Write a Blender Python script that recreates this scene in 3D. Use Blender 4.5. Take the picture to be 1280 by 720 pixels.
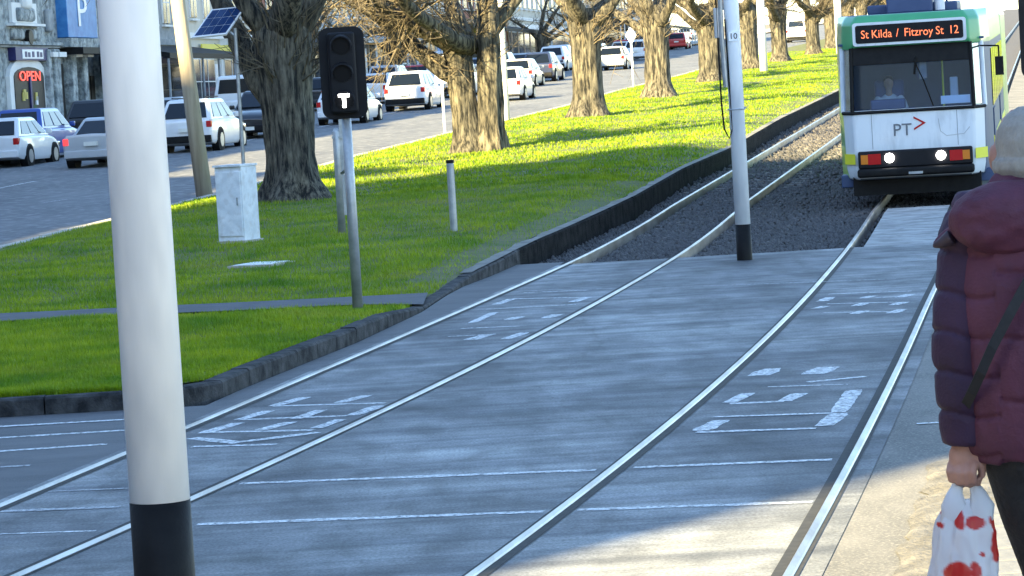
import bpy, bmesh, math, random
import numpy as np
from mathutils import Vector, Matrix, noise as mnoise
R = math.radians
random.seed(7); rng = np.random.default_rng(7)
scene = bpy.context.scene
for o in list(bpy.data.objects): bpy.data.objects.remove(o)
COL = scene.collection

# ------------------------------------------------------------------ camera
F = 4000.0; ROLL = R(3.35); PITCH = math.atan(235 / F); HC = 2.3
FWD = Vector((0, math.cos(PITCH), -math.sin(PITCH))); UPV = Vector((0, math.sin(PITCH), math.cos(PITCH))); RX = Vector((1, 0, 0))
cam_d = bpy.data.cameras.new('camera'); cam = bpy.data.objects.new('camera', cam_d); COL.objects.link(cam)
cam_d.sensor_width = 36; cam_d.lens = F / 1280 * 36; cam_d.clip_start = 0.1; cam_d.clip_end = 3000
cr = RX * math.cos(ROLL) - UPV * math.sin(ROLL); cu = RX * math.sin(ROLL) + UPV * math.cos(ROLL)
M = Matrix((cr, cu, -FWD)).transposed().to_4x4(); M.translation = (0, 0, HC); cam.matrix_world = M
scene.camera = cam
scene.render.resolution_x = 1024; scene.render.resolution_y = 576

# ------------------------------------------------------------------ sky, sun, exposure
SUN_H = Vector((0.6, 0.8)); EL = R(24)
world = bpy.data.worlds.new('World'); scene.world = world; world.use_nodes = True
wn = world.node_tree; bg = wn.nodes['Background']
sky = wn.nodes.new('ShaderNodeTexSky'); sky.sky_type = 'NISHITA'; sky.sun_disc = False
sky.sun_elevation = EL; sky.sun_rotation = math.atan2(-SUN_H.x, -SUN_H.y)
sky.air_density = 1.15; sky.dust_density = 0.2; sky.ozone_density = 2.8
wn.links.new(sky.outputs[0], bg.inputs[0]); bg.inputs[1].default_value = 0.1
sl = bpy.data.lights.new('sun', 'SUN'); sl.energy = 5.0; sl.angle = R(0.7); sl.color = (1.0, 0.81, 0.42)
sun = bpy.data.objects.new('sun', sl); COL.objects.link(sun)
sd = Vector((SUN_H.x * math.cos(EL), SUN_H.y * math.cos(EL), -math.sin(EL)))
sun.rotation_euler = sd.to_track_quat('-Z', 'Y').to_euler()
vs = scene.view_settings; vs.view_transform = 'Standard'; vs.look = 'None'; vs.gamma = 1; vs.use_curve_mapping = False
vs.exposure = 2.5

# ------------------------------------------------------------------ terrain and picture -> place
SLOPE = 0.025
def zt(y):
    if y < 42: return 0.0
    if y < 58: return SLOPE * (y - 42) ** 2 / 32
    return SLOPE * (min(y, 620) - 50)
def ray(x, y):
    x -= 640; y -= 360; c, s = math.cos(ROLL), math.sin(ROLL)
    u = x * c - y * s; v = x * s + y * c
    return FWD + RX * (u / F) - UPV * (v / F)
def G(x, y, off=0.0):
    """ground point seen at a picture position (surface = terrain + off)"""
    d = ray(x, y); lo, hi = 3.0, 610.0
    f = lambda t: HC + d.z * t - zt(d.y * t) - off
    if f(hi) > 0: return Vector((d.x * hi, d.y * hi, zt(d.y * hi) + off))
    for _ in range(50):
        m = (lo + hi) / 2
        if f(m) > 0: lo = m
        else: hi = m
    return Vector((d.x * hi, d.y * hi, zt(d.y * hi) + off))
def P(x, y, yy):
    """point at ground distance yy along a picture ray (for the upper ends of things whose foot is known)"""
    d = ray(x, y); t = yy / d.y
    return Vector((d.x * t, yy, HC + d.z * t))
HEAD = 0.171                       # road heading dx/dy
HA = math.atan(HEAD)

# ------------------------------------------------------------------ materials
MATS = {}
def _bsdf(name):
    m = bpy.data.materials.new(name); m.use_nodes = True; MATS[name] = m
    return m, m.node_tree, m.node_tree.nodes['Principled BSDF']
def lin(c): return tuple(c) + (1,)
def pm(name, c1, c2=None, scale=8, rough=0.7, bump=0.0, bscale=None, stretch=(1, 1, 1), metal=0.0, detail=6, spec=0.5, c3=None, s3=40, coat=0, lo=.35, hi=.68, bdist=.02):
    m, t, b = _bsdf(name); n, l = t.nodes, t.links
    b.inputs['Roughness'].default_value = rough; b.inputs['Metallic'].default_value = metal
    b.inputs['Specular IOR Level'].default_value = spec; b.inputs['Coat Weight'].default_value = coat
    b.inputs['Base Color'].default_value = lin(c1)
    tc = n.new('ShaderNodeTexCoord'); mp = n.new('ShaderNodeMapping'); mp.inputs['Scale'].default_value = stretch
    l.new(tc.outputs['Object'], mp.inputs[0])
    if c2:
        no = n.new('ShaderNodeTexNoise'); no.inputs['Scale'].default_value = scale; no.inputs['Detail'].default_value = detail; no.inputs['Roughness'].default_value = .62
        l.new(mp.outputs[0], no.inputs['Vector'])
        cr_ = n.new('ShaderNodeValToRGB'); cr_.color_ramp.elements[0].position = lo; cr_.color_ramp.elements[1].position = hi
        cr_.color_ramp.elements[0].color = lin(c1); cr_.color_ramp.elements[1].color = lin(c2)
        l.new(no.outputs[0], cr_.inputs[0]); out = cr_.outputs[0]
        if c3:
            n3 = n.new('ShaderNodeTexNoise'); n3.inputs['Scale'].default_value = s3; n3.inputs['Detail'].default_value = 4
            l.new(tc.outputs['Object'], n3.inputs['Vector'])
            r3 = n.new('ShaderNodeValToRGB'); r3.color_ramp.elements[0].position = .5; r3.color_ramp.elements[1].position = .72
            mx = n.new('ShaderNodeMix'); mx.data_type = 'RGBA'; mx.inputs[7].default_value = lin(c3)
            l.new(n3.outputs[0], r3.inputs[0]); l.new(r3.outputs[0], mx.inputs[0]); l.new(out, mx.inputs[6]); out = mx.outputs[2]
        l.new(out, b.inputs['Base Color'])
    if bump:
        nb = n.new('ShaderNodeTexNoise'); nb.inputs['Scale'].default_value = bscale or scale * 4; nb.inputs['Detail'].default_value = 5
        l.new(mp.outputs[0], nb.inputs['Vector'])
        bp = n.new('ShaderNodeBump'); bp.inputs['Strength'].default_value = bump; bp.inputs['Distance'].default_value = bdist
        l.new(nb.outputs[0], bp.inputs['Height']); l.new(bp.outputs[0], b.inputs['Normal'])
    return m
def glow(name, c, s):
    m, t, b = _bsdf(name); b.inputs['Base Color'].default_value = lin(c); b.inputs['Emission Color'].default_value = lin(c); b.inputs['Emission Strength'].default_value = s
    return m
# ground surfaces
pm('dirt', (.16, .13, .09), (.24, .2, .14), 3, .95, .5, 20)
def concrete_mat():
    m, t, b = _bsdf('concrete'); n, l = t.nodes, t.links
    tc = n.new('ShaderNodeTexCoord')
    def nz(sc, st, det=6):
        mp = n.new('ShaderNodeMapping'); mp.inputs['Scale'].default_value = st; l.new(tc.outputs['Object'], mp.inputs[0])
        x = n.new('ShaderNodeTexNoise'); x.inputs['Scale'].default_value = sc; x.inputs['Detail'].default_value = det; x.inputs['Roughness'].default_value = .6
        l.new(mp.outputs[0], x.inputs['Vector']); return x.outputs[0]
    def ramp(v, a, b_, p0=.3, p1=.7):
        r = n.new('ShaderNodeValToRGB'); r.color_ramp.elements[0].position = p0; r.color_ramp.elements[1].position = p1
        r.color_ramp.elements[0].color = lin(a); r.color_ramp.elements[1].color = lin(b_); l.new(v, r.inputs[0]); return r.outputs[0]
    def mix(f, a, b_, mode='MIX'):
        x = n.new('ShaderNodeMix'); x.data_type = 'RGBA'; x.blend_type = mode
        if isinstance(f, float): x.inputs[0].default_value = f
        else: l.new(f, x.inputs[0])
        l.new(a, x.inputs[6]); l.new(b_, x.inputs[7]); return x.outputs[2]
    base = ramp(nz(.9, (1, .35, 1)), (.165, .17, .172), (.34, .345, .345), .34, .66)
    streak = ramp(nz(1.0, (.22, 1.5, 1), 8), (.62, .63, .66), (1.18, 1.17, 1.14), .35, .67)      # tyre wear of the street that crosses here
    c = mix(1.0, base, streak, 'MULTIPLY')
    stain = ramp(nz(.3, (.8, .3, 1), 5), (.5, .51, .53), (1.2, 1.2, 1.18), .36, .6)
    c = mix(.9, c, stain, 'MULTIPLY')
    fine = ramp(nz(55, (1, .5, 1), 5), (.6, .6, .6), (1.35, 1.35, 1.35), .3, .7)
    c = mix(.85, c, fine, 'MULTIPLY')
    tyre = ramp(nz(3.2, (.05, 1.0, 1), 5), (.72, .72, .73), (1.08, 1.08, 1.08), .4, .56); c = mix(.8, c, tyre, 'MULTIPLY')
    blot = ramp(nz(2.6, (1, .5, 1), 7), (.62, .62, .62), (1.12, 1.12, 1.12), .36, .56); c = mix(.75, c, blot, 'MULTIPLY')
    def cracks(sc, w, st):
        mp = n.new('ShaderNodeMapping'); mp.inputs['Scale'].default_value = st; l.new(tc.outputs['Object'], mp.inputs[0])
        wn_ = n.new('ShaderNodeTexNoise'); wn_.inputs['Scale'].default_value = 2.5; wn_.inputs['Detail'].default_value = 4; l.new(mp.outputs[0], wn_.inputs['Vector'])
        av = n.new('ShaderNodeVectorMath'); av.operation = 'MULTIPLY_ADD'; av.inputs[1].default_value = (.35, .35, 0); l.new(wn_.outputs['Color'], av.inputs[0]); l.new(mp.outputs[0], av.inputs[2])
        vo = n.new('ShaderNodeTexVoronoi'); vo.feature = 'DISTANCE_TO_EDGE'; vo.inputs['Scale'].default_value = sc; l.new(av.outputs[0], vo.inputs['Vector'])
        return ramp(vo.outputs['Distance'], (.45, .45, .45), (1, 1, 1), 0.0, w)
    c = mix(.28, c, cracks(.42, .012, (1, .55, 1)), 'MULTIPLY')
    l.new(c, b.inputs['Base Color']); b.inputs['Roughness'].default_value = .78; b.inputs['Specular IOR Level'].default_value = .3
    bp = n.new('ShaderNodeBump'); bp.inputs['Strength'].default_value = .35; bp.inputs['Distance'].default_value = .01
    l.new(nz(60, (1, 1, 1), 4), bp.inputs['Height']); l.new(bp.outputs[0], b.inputs['Normal'])
concrete_mat()
pm('asphalt', (.06, .064, .07), (.12, .12, .125), 1.6, .8, .4, 120, (.5, 1, 1), c3=(.15, .15, .15), s3=90, bdist=.006)
pm('road_asphalt', (.09, .095, .105), (.16, .165, .17), .35, .8, .3, 90, (1, .5, 1), c3=(.25, .25, .25), s3=4)
pm('path_asphalt', (.065, .067, .075), (.1, .1, .11), 2, .85, .4, 120, bdist=.006)
pm('paint', (.74, .75, .75), (.27, .27, .27), 11, .6, 0, lo=.5, hi=.66)
pm('paint_worn', (.5, .51, .52), (.26, .26, .27), 6, .7, 0, lo=.42, hi=.7)
def worn(name):
    m = MATS[name]; t = m.node_tree; n, l = t.nodes, t.links; b = n['Principled BSDF']
    tc = n.new('ShaderNodeTexCoord'); x = n.new('ShaderNodeTexNoise'); x.inputs['Scale'].default_value = 26; x.inputs['Detail'].default_value = 6; x.inputs['Roughness'].default_value = .7; l.new(tc.outputs['Object'], x.inputs['Vector'])
    r = n.new('ShaderNodeValToRGB'); r.color_ramp.elements[0].position = .37; r.color_ramp.elements[1].position = .54; r.color_ramp.elements[0].color = (.2, .2, .2, 1); r.color_ramp.elements[1].color = (.95, .95, .95, 1); l.new(x.outputs[0], r.inputs[0]); l.new(r.outputs[0], b.inputs['Alpha'])
worn('paint'); worn('paint_worn')
pm('soil', (.07, .1, .02), (.14, .13, .05), 2.0, .95, .6, 30)
pm('footpath_concrete', (.38, .35, .3), (.5, .46, .4), 2, .85, .3, 60)
pm('rough_concrete', (.1, .095, .085), (.23, .215, .185), 5, .9, .8, 40)
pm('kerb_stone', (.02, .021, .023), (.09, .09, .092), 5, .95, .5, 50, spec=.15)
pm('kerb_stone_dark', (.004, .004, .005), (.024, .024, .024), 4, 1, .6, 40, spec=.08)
pm('rail_steel', (.46, .45, .44), (.2, .17, .15), 5, .38, .1, 40, (1, .12, 1), metal=.85)
pm('rail_web', (.07, .045, .035), (.12, .08, .06), 10, .8)
pm('groove', (.02, .02, .02), (.04, .04, .04), 10, .9)
pm('sleeper', (.1, .095, .09), (.2, .18, .16), 6, .9, .4, 30)
pm('ballast', (.035, .034, .034), (.14, .13, .125), 9, .85, .5, 40, lo=.3, hi=.75)
pm('lane_concrete', (.1, .098, .09), (.21, .2, .18), 1.4, .9, .5, 90, (1, .5, 1), c3=(.3, .28, .24), s3=55, bdist=.006)
pm('pad_concrete', (.22, .22, .21), (.46, .45, .43), 2.5, .9, .4, 60, lo=.38, hi=.62, c3=(.16, .16, .15), s3=5)
pm('paver', (.17, .17, .17), (.24, .24, .235), 8, .8, .3, 60)
pm('tactile', (.6, .58, .5), (.7, .68, .6), 8, .7)
# grass: colour by blade position
def grass_mat(name, a, b_, sc):
    m, t, b = _bsdf(name); n, l = t.nodes, t.links
    tc = n.new('ShaderNodeTexCoord'); no = n.new('ShaderNodeTexNoise'); no.inputs['Scale'].default_value = sc; no.inputs['Detail'].default_value = 5
    l.new(tc.outputs['Object'], no.inputs['Vector'])
    r = n.new('ShaderNodeValToRGB'); r.color_ramp.elements[0].position = .32; r.color_ramp.elements[1].position = .68
    r.color_ramp.elements[0].color = lin(a); r.color_ramp.elements[1].color = lin(b_)
    l.new(no.outputs[0], r.inputs[0])
    n2 = n.new('ShaderNodeTexNoise'); n2.inputs['Scale'].default_value = .55; n2.inputs['Detail'].default_value = 7; l.new(tc.outputs['Object'], n2.inputs['Vector'])
    r2 = n.new('ShaderNodeValToRGB'); r2.color_ramp.elements[0].position = .57; r2.color_ramp.elements[1].position = .74; r2.color_ramp.elements[1].color = (.4, .4, .4, 1); r2.color_ramp.elements[0].color = (0, 0, 0, 1); l.new(n2.outputs[0], r2.inputs[0])
    mx = n.new('ShaderNodeMix'); mx.data_type = 'RGBA'; mx.inputs[7].default_value = (.3, .25, .07, 1); l.new(r2.outputs[0], mx.inputs[0]); l.new(r.outputs[0], mx.inputs[6])
    n3 = n.new('ShaderNodeTexNoise'); n3.inputs['Scale'].default_value = 9; n3.inputs['Detail'].default_value = 3; l.new(tc.outputs['Object'], n3.inputs['Vector'])
    r3 = n.new('ShaderNodeValToRGB'); r3.color_ramp.elements[0].position = .35; r3.color_ramp.elements[1].position = .6; r3.color_ramp.elements[0].color = (.6, .66, .6, 1); l.new(n3.outputs[0], r3.inputs[0])
    m3 = n.new('ShaderNodeMix'); m3.data_type = 'RGBA'; m3.blend_type = 'MULTIPLY'; m3.inputs[0].default_value = .8; l.new(mx.outputs[2], m3.inputs[6]); l.new(r3.outputs[0], m3.inputs[7])
    l.new(m3.outputs[2], b.inputs['Base Color']); b.inputs['Roughness'].default_value = .6
    tr = n.new('ShaderNodeBsdfTranslucent'); l.new(m3.outputs[2], tr.inputs[0])
    ms = n.new('ShaderNodeMixShader'); ms.inputs[0].default_value = .4
    out = n['Material Output']; l.new(b.outputs[0], ms.inputs[1]); l.new(tr.outputs[0], ms.inputs[2]); l.new(ms.outputs[0], out.inputs[0])
grass_mat('grass', (.12, .26, .005), (.42, .5, .01), 1.1)
grass_mat('dry_grass', (.2, .17, .06), (.3, .26, .1), 1.5)
# things
def bark_mat(name, a, b_):
    m, t, b = _bsdf(name); n, l = t.nodes, t.links
    tc = n.new('ShaderNodeTexCoord'); mp = n.new('ShaderNodeMapping'); mp.inputs['Scale'].default_value = (1, 1, .16); l.new(tc.outputs['Object'], mp.inputs[0])
    no = n.new('ShaderNodeTexNoise'); no.inputs['Scale'].default_value = 13; no.inputs['Detail'].default_value = 6; no.inputs['Roughness'].default_value = .65; l.new(mp.outputs[0], no.inputs['Vector'])
    r = n.new('ShaderNodeValToRGB'); r.color_ramp.elements[0].position = .4; r.color_ramp.elements[1].position = .66
    r.color_ramp.elements[0].color = lin(a); r.color_ramp.elements[1].color = lin(b_); l.new(no.outputs[0], r.inputs[0])
    n2 = n.new('ShaderNodeTexNoise'); n2.inputs['Scale'].default_value = 1.3; l.new(tc.outputs['Object'], n2.inputs['Vector'])
    mx = n.new('ShaderNodeMix'); mx.data_type = 'RGBA'; mx.blend_type = 'MULTIPLY'; mx.inputs[0].default_value = .7
    r2 = n.new('ShaderNodeValToRGB'); r2.color_ramp.elements[0].color = (.6, .6, .62, 1); r2.color_ramp.elements[1].color = (1.15, 1.1, 1.0, 1); r2.color_ramp.elements[0].position = .35; r2.color_ramp.elements[1].position = .65
    l.new(n2.outputs[0], r2.inputs[0]); l.new(r.outputs[0], mx.inputs[6]); l.new(r2.outputs[0], mx.inputs[7]); l.new(mx.outputs[2], b.inputs['Base Color'])
    b.inputs['Roughness'].default_value = .9
    bp = n.new('ShaderNodeBump'); bp.inputs['Strength'].default_value = .9; bp.inputs['Distance'].default_value = .05; l.new(no.outputs[0], bp.inputs['Height']); l.new(bp.outputs[0], b.inputs['Normal'])
bark_mat('bark', (.006, .006, .005), (.2, .18, .135))
pm('twig', (.03, .024, .016), (.2, .16, .1), 3, .85)
def twoband(name, c_top, c_low, zsplit):
    """paint that changes at a height above the base"""
    m, t, b = _bsdf(name); n, l = t.nodes, t.links
    tc = n.new('ShaderNodeTexCoord'); sp = n.new('ShaderNodeSeparateXYZ'); l.new(tc.outputs['Object'], sp.inputs[0])
    no = n.new('ShaderNodeTexNoise'); no.inputs['Scale'].default_value = 2.2; no.inputs['Detail'].default_value = 6; l.new(tc.outputs['Object'], no.inputs['Vector'])
    r = n.new('ShaderNodeValToRGB'); r.color_ramp.elements[0].position = .33; r.color_ramp.elements[1].position = .6
    r.color_ramp.elements[0].color = lin(tuple(x * .78 for x in c_top)); r.color_ramp.elements[1].color = lin(c_top); l.new(no.outputs[0], r.inputs[0])
    g = n.new('ShaderNodeMath'); g.operation = 'GREATER_THAN'; g.inputs[1].default_value = zsplit; l.new(sp.outputs[2], g.inputs[0])
    mx = n.new('ShaderNodeMix'); mx.data_type = 'RGBA'; mx.inputs[6].default_value = lin(c_low); l.new(g.outputs[0], mx.inputs[0]); l.new(r.outputs[0], mx.inputs[7])
    l.new(mx.outputs[2], b.inputs['Base Color']); b.inputs['Roughness'].default_value = .45
    return m
pm('white_paint', (.7, .74, .79), (.9, .93, .96), 2.4, .42, .05, 30, (1, 1, .3), lo=.34, hi=.52, detail=3)
pm('black_paint', (.003, .003, .0035), (.009, .009, .009), 5, .6, .1, 40, spec=.2)
pm('galvanised', (.32, .34, .35), (.5, .51, .52), 6, .45, 0, metal=.55)
pm('timber_pole', (.3, .25, .18), (.5, .43, .32), 6, .85, .5, 30, (1, 1, .08))
pm('cabinet_paint', (.62, .66, .7), (.82, .85, .88), 5, .6, .1, 30, c3=(.6, .61, .62), s3=9)
pm('signal_black', (.005, .005, .007), (.01, .01, .013), 5, .6, spec=.25)
pm('lens_dark', (.003, .003, .004), None, 5, .4, spec=.15)
pm('solar_cell', (.012, .03, .09), (.02, .05, .14), 3, .15)
pm('plastic_white', (.75, .76, .76), (.85, .85, .84), 3, .5)
pm('rubber', (.004, .004, .004), (.012, .012, .012), 6, .85, spec=.2)
pm('rim', (.4, .41, .42), (.5, .5, .5), 6, .35, metal=.8)
pm('glass_dark', (.006, .009, .014), None, 5, .06, spec=.4)
pm('kerb_top', (.13, .125, .11), (.26, .25, .22), 3, .9, .4, 40)
pm('jacket_arm_shade', (.022, .006, .026), (.04, .012, .042), 5, .72, .5, 130, bdist=.004)  # shade of the left arm put into a darker purple jacket colour
pm('chrome', (.7, .7, .7), None, 5, .15, metal=1)
pm('tail_red', (.45, .012, .012), None, 5, .2)
glow('brake_red', (.9, .05, .05), .25)
pm('amber', (.65, .2, .02), None, 5, .25)
pm('plate', (.6, .6, .55), (.7, .7, .65), 5, .5)
glow('head_glow', (1, .97, .9), 6)
glow('t_glow', (1, .98, .92), 3.5)
glow('led_orange', (1.0, .2, .07), .25)
glow('neon_red', (1.0, .08, .05), .3)
for nm, c in dict(car_white=(.72, .73, .74), car_silver=(.42, .44, .46), car_black=(.012, .013, .016), car_blue=(.012, .06, .32), car_navy=(.02, .03, .07), car_red=(.45, .02, .02), car_grey=(.15, .16, .18), car_cream=(.6, .56, .46)).items():
    pm(nm, c, tuple(x * .9 for x in c), 2, .28, coat=.6)
pm('trim_black', (.004, .004, .005), (.01, .01, .01), 8, .6, spec=.2)
pm('tram_white', (.5, .54, .57), (.72, .76, .79), 2.2, .35, coat=.2, stretch=(1.4, 1, .35), lo=.3, hi=.5)
pm('tram_green', (.05, .3, .12), (.07, .36, .15), 1.5, .35, coat=.3)
pm('tram_lime', (.3, .5, .06), (.36, .56, .08), 1.5, .35, coat=.3)
pm('tram_yellow', (.75, .72, .03), (.8, .76, .05), 3, .4)
pm('tram_roof', (.07, .1, .15), (.12, .15, .2), 2, .6)
pm('tram_box', (.03, .06, .14), (.05, .08, .17), 2, .55)
pm('tram_inside', (.03, .07, .16), (.045, .09, .19), 2, .7)
pm('tram_seat', (.03, .07, .2), (.04, .09, .24), 5, .8)
def pane_mat(name, tint, refl=.12):
    m, t, b = _bsdf(name); n, l = t.nodes, t.links
    tr = n.new('ShaderNodeBsdfTransparent'); tr.inputs[0].default_value = lin(tint)
    gl = n.new('ShaderNodeBsdfGlossy'); gl.inputs['Roughness'].default_value = .03
    fr = n.new('ShaderNodeFresnel'); fr.inputs[0].default_value = 1.5
    ad = n.new('ShaderNodeMath'); ad.operation = 'MULTIPLY_ADD'; ad.inputs[1].default_value = .45; ad.inputs[2].default_value = refl; l.new(fr.outputs[0], ad.inputs[0])
    ms = n.new('ShaderNodeMixShader'); l.new(ad.outputs[0], ms.inputs[0]); l.new(tr.outputs[0], ms.inputs[1]); l.new(gl.outputs[0], ms.inputs[2])
    l.new(ms.outputs[0], n['Material Output'].inputs[0])
pane_mat('windscreen', (.55, .7, .9), .0)
pm('skin', (.5, .28, .2), (.58, .34, .25), 20, .55)
pm('skin_hand', (.36, .18, .13), (.46, .24, .18), 20, .55)
pm('hair', (.03, .02, .015), (.05, .035, .025), 30, .6)
pm('shirt_white', (.7, .7, .72), (.78, .78, .8), 6, .8)
pm('beanie', (.27, .26, .235), (.34, .33, .3), 40, .95, .25, 110, (1, 1, .5))
pm('jacket', (.065, .013, .032), (.105, .025, .052), 5, .72, .5, 130, bdist=.004)
pm('lining', (.035, .02, .03), (.05, .03, .04), 8, .6)
pm('trousers', (.012, .012, .014), (.022, .022, .024), 20, .85, .3, 60)
pm('strap', (.008, .008, .01), (.015, .015, .018), 60, .7)
# buildings
pm('stone_pale', (.16, .19, .2), (.5, .53, .52), 2.2, .9, .9, 9, c3=(.1, .11, .12), s3=4, bdist=.1)
pm('stone_grey', (.2, .22, .24), (.33, .35, .36), 2.0, .9, .6, 12)
pm('render_cream', (.5, .47, .4), (.6, .57, .5), 1.2, .9, .2, 20)
pm('render_white', (.66, .66, .64), (.76, .76, .74), 1.0, .85, .2, 20)
pm('render_grey', (.28, .29, .3), (.36, .37, .38), 1.0, .85, .2, 20)
pm('brick_red', (.24, .1, .07), (.34, .16, .11), 6, .9, .4, 40)
pm('brick_tan', (.34, .24, .16), (.42, .31, .22), 6, .9, .4, 40)
pm('roof_iron', (.24, .26, .28), (.32, .34, .36), 3, .5, .2, 40)
pm('shop_dark', (.004, .004, .005), (.014, .013, .012), 4, .5, spec=.25)
pm('sign_blue', (.02, .14, .4), (.05, .22, .5), 3, .5)
pm('sign_navy', (.015, .015, .09), (.02, .02, .12), 3, .5)
pm('sign_red', (.5, .03, .03), (.55, .05, .05), 3, .5)
pm('sign_white', (.72, .72, .74), (.8, .8, .8), 3, .5)
pm('sign_yellow', (.7, .6, .06), (.75, .65, .1), 3, .5)
pm('goods_yellow', (.5, .42, .1), (.6, .5, .14), 9, .7)
pm('window_glass', (.02, .03, .045), (.035, .05, .07), 1, .08)
pm('hedge', (.02, .055, .015), (.05, .1, .03), 3, .7)

# ------------------------------------------------------------------ object helpers
def link(o): COL.objects.link(o); return o
def tag(o, label=None, cat=None, group=None, kind=None):
    if label: o['label'] = label
    if cat: o['category'] = cat
    if group: o['group'] = group
    if kind: o['kind'] = kind
    return o
def root(name, label, cat, loc=(0, 0, 0), rz=0, group=None):
    o = link(bpy.data.objects.new(name, None)); o.location = loc; o.rotation_euler = (0, 0, rz); o.empty_display_size = .3
    return tag(o, label, cat, group)
def copy_tree(o, parent=None):
    c = link(o.copy()); c.parent = parent
    for ch in list(o.children): copy_tree(ch, c)
    return c
class MB:
    def __init__(s): s.v = []; s.f = []; s.m = []
    def add(s, vs, fs, mi=0):
        k = len(s.v); s.v += [tuple(p) for p in vs]; s.f += [tuple(i + k for i in f) for f in fs]; s.m += [mi] * len(fs)
    def box(s, a, b, mi=0):
        x0, y0, z0 = a; x1, y1, z1 = b
        s.add([(x0, y0, z0), (x1, y0, z0), (x1, y1, z0), (x0, y1, z0), (x0, y0, z1), (x1, y0, z1), (x1, y1, z1), (x0, y1, z1)],
              [(0, 3, 2, 1), (4, 5, 6, 7), (0, 1, 5, 4), (1, 2, 6, 5), (2, 3, 7, 6), (3, 0, 4, 7)], mi)
    def loft(s, rings, cap=True, closed=True, mi=0):
        n = len(rings[0]); k = len(s.v)
        for r in rings: s.v += [tuple(p) for p in r]
        for i in range(len(rings) - 1):
            for j in range(n if closed else n - 1):
                a, b = k + i * n + j, k + i * n + (j + 1) % n
                s.f.append((a, b, b + n, a + n)); s.m.append(mi)
        if cap:
            s.f.append(tuple(k + j for j in range(n - 1, -1, -1))); s.m.append(mi)
            e = k + (len(rings) - 1) * n; s.f.append(tuple(e + j for j in range(n))); s.m.append(mi)
    def tube(s, pts, rad, n=8, cap=True, mi=0):
        pts = [Vector(p) for p in pts]
        if not hasattr(rad, '__len__'): rad = [rad] * len(pts)
        rings = []; up = None
        for i, p in enumerate(pts):
            t = (pts[min(i + 1, len(pts) - 1)] - pts[max(i - 1, 0)]).normalized()
            if up is None: up = t.orthogonal().normalized()
            up = (up - t * up.dot(t)).normalized(); w = t.cross(up)
            rings.append([p + (up * math.cos(2 * math.pi * j / n) + w * math.sin(2 * math.pi * j / n)) * rad[i] for j in range(n)])
        s.loft(rings, cap, True, mi)
    def cyl(s, c, ax, r, h, n=20, mi=0):
        c = Vector(c); ax = Vector(ax).normalized(); s.tube([c - ax * h / 2, c + ax * h / 2], r, n, True, mi)
    def mesh(s, name, mats, smooth=False):
        me = bpy.data.meshes.new(name); me.from_pydata(s.v, [], s.f)
        for m in (mats if isinstance(mats, (list, tuple)) else [mats]): me.materials.append(MATS[m])
        if any(s.m): me.polygons.foreach_set('material_index', s.m)
        if smooth: me.polygons.foreach_set('use_smooth', [True] * len(me.polygons))
        me.update(); return me
    def obj(s, name, mats, parent=None, smooth=False, bevel=0, seg=2, loc=None, fix=True):
        me = s.mesh(name, mats, smooth)
        if fix:
            b = bmesh.new(); b.from_mesh(me); bmesh.ops.recalc_face_normals(b, faces=b.faces); b.to_mesh(me); b.free()
        o = link(bpy.data.objects.new(name, me))
        if parent: o.parent = parent
        if loc is not None: o.location = loc
        if bevel:
            md = o.modifiers.new('bevel', 'BEVEL'); md.width = bevel; md.segments = seg; md.limit_method = 'ANGLE'; md.angle_limit = R(35)
            me.polygons.foreach_set('use_smooth', [True] * len(me.polygons))
            w = o.modifiers.new('wn', 'WEIGHTED_NORMAL'); w.keep_sharp = True
        return o
def np_mesh(name, verts, faces, mat, parent=None):
    """fast mesh from numpy arrays; faces (n,k)"""
    me = bpy.data.meshes.new(name); nv, (nf, k) = len(verts), faces.shape
    me.vertices.add(nv); me.vertices.foreach_set('co', verts.astype(np.float32).ravel())
    me.loops.add(nf * k); me.loops.foreach_set('vertex_index', faces.astype(np.int32).ravel())
    me.polygons.add(nf); me.polygons.foreach_set('loop_start', np.arange(0, nf * k, k, dtype=np.int32))
    me.update(calc_edges=True); me.materials.append(MATS[mat])
    o = link(bpy.data.objects.new(name, me))
    if parent: o.parent = parent
    return o
def text_mesh(body, size, ext=.004, align='CENTER'):
    cu_ = bpy.data.curves.new('t', 'FONT'); cu_.body = body; cu_.size = size; cu_.extrude = ext; cu_.align_x = align; cu_.align_y = 'CENTER'; cu_.resolution_u = 3
    o = link(bpy.data.objects.new('t', cu_)); bpy.context.view_layer.update()
    me = bpy.data.meshes.new_from_object(o.evaluated_get(bpy.context.evaluated_depsgraph_get()))
    bpy.data.objects.remove(o); return me
def text(name, body, size, mat, parent, loc, rot=(R(90), 0, 0), ext=.004):
    me = text_mesh(body, size, ext); me.materials.clear(); me.materials.append(MATS[mat])
    o = link(bpy.data.objects.new(name, me)); o.parent = parent; o.location = loc; o.rotation_euler = rot; return o
def remeshed(mb, voxel, smooth=2, extra=None):
    """closed shapes fused into one continuous skin"""
    me = mb.mesh('tmp', 'skin')
    b = bmesh.new(); b.from_mesh(me); bmesh.ops.recalc_face_normals(b, faces=b.faces); b.to_mesh(me); b.free()
    o = link(bpy.data.objects.new('tmp', me))
    r = o.modifiers.new('r', 'REMESH'); r.mode = 'VOXEL'; r.voxel_size = voxel
    if smooth:
        s_ = o.modifiers.new('s', 'SMOOTH'); s_.iterations = smooth; s_.factor = .5
    bpy.context.view_layer.update()
    out = bpy.data.meshes.new_from_object(o.evaluated_get(bpy.context.evaluated_depsgraph_get()))
    bpy.data.objects.remove(o); out.polygons.foreach_set('use_smooth', [True] * len(out.polygons))
    return out
def mesh_obj(name, me, mat, parent):
    me.materials.clear(); me.materials.append(MATS[mat]); me.name = name
    o = link(bpy.data.objects.new(name, me)); o.parent = parent; return o

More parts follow.
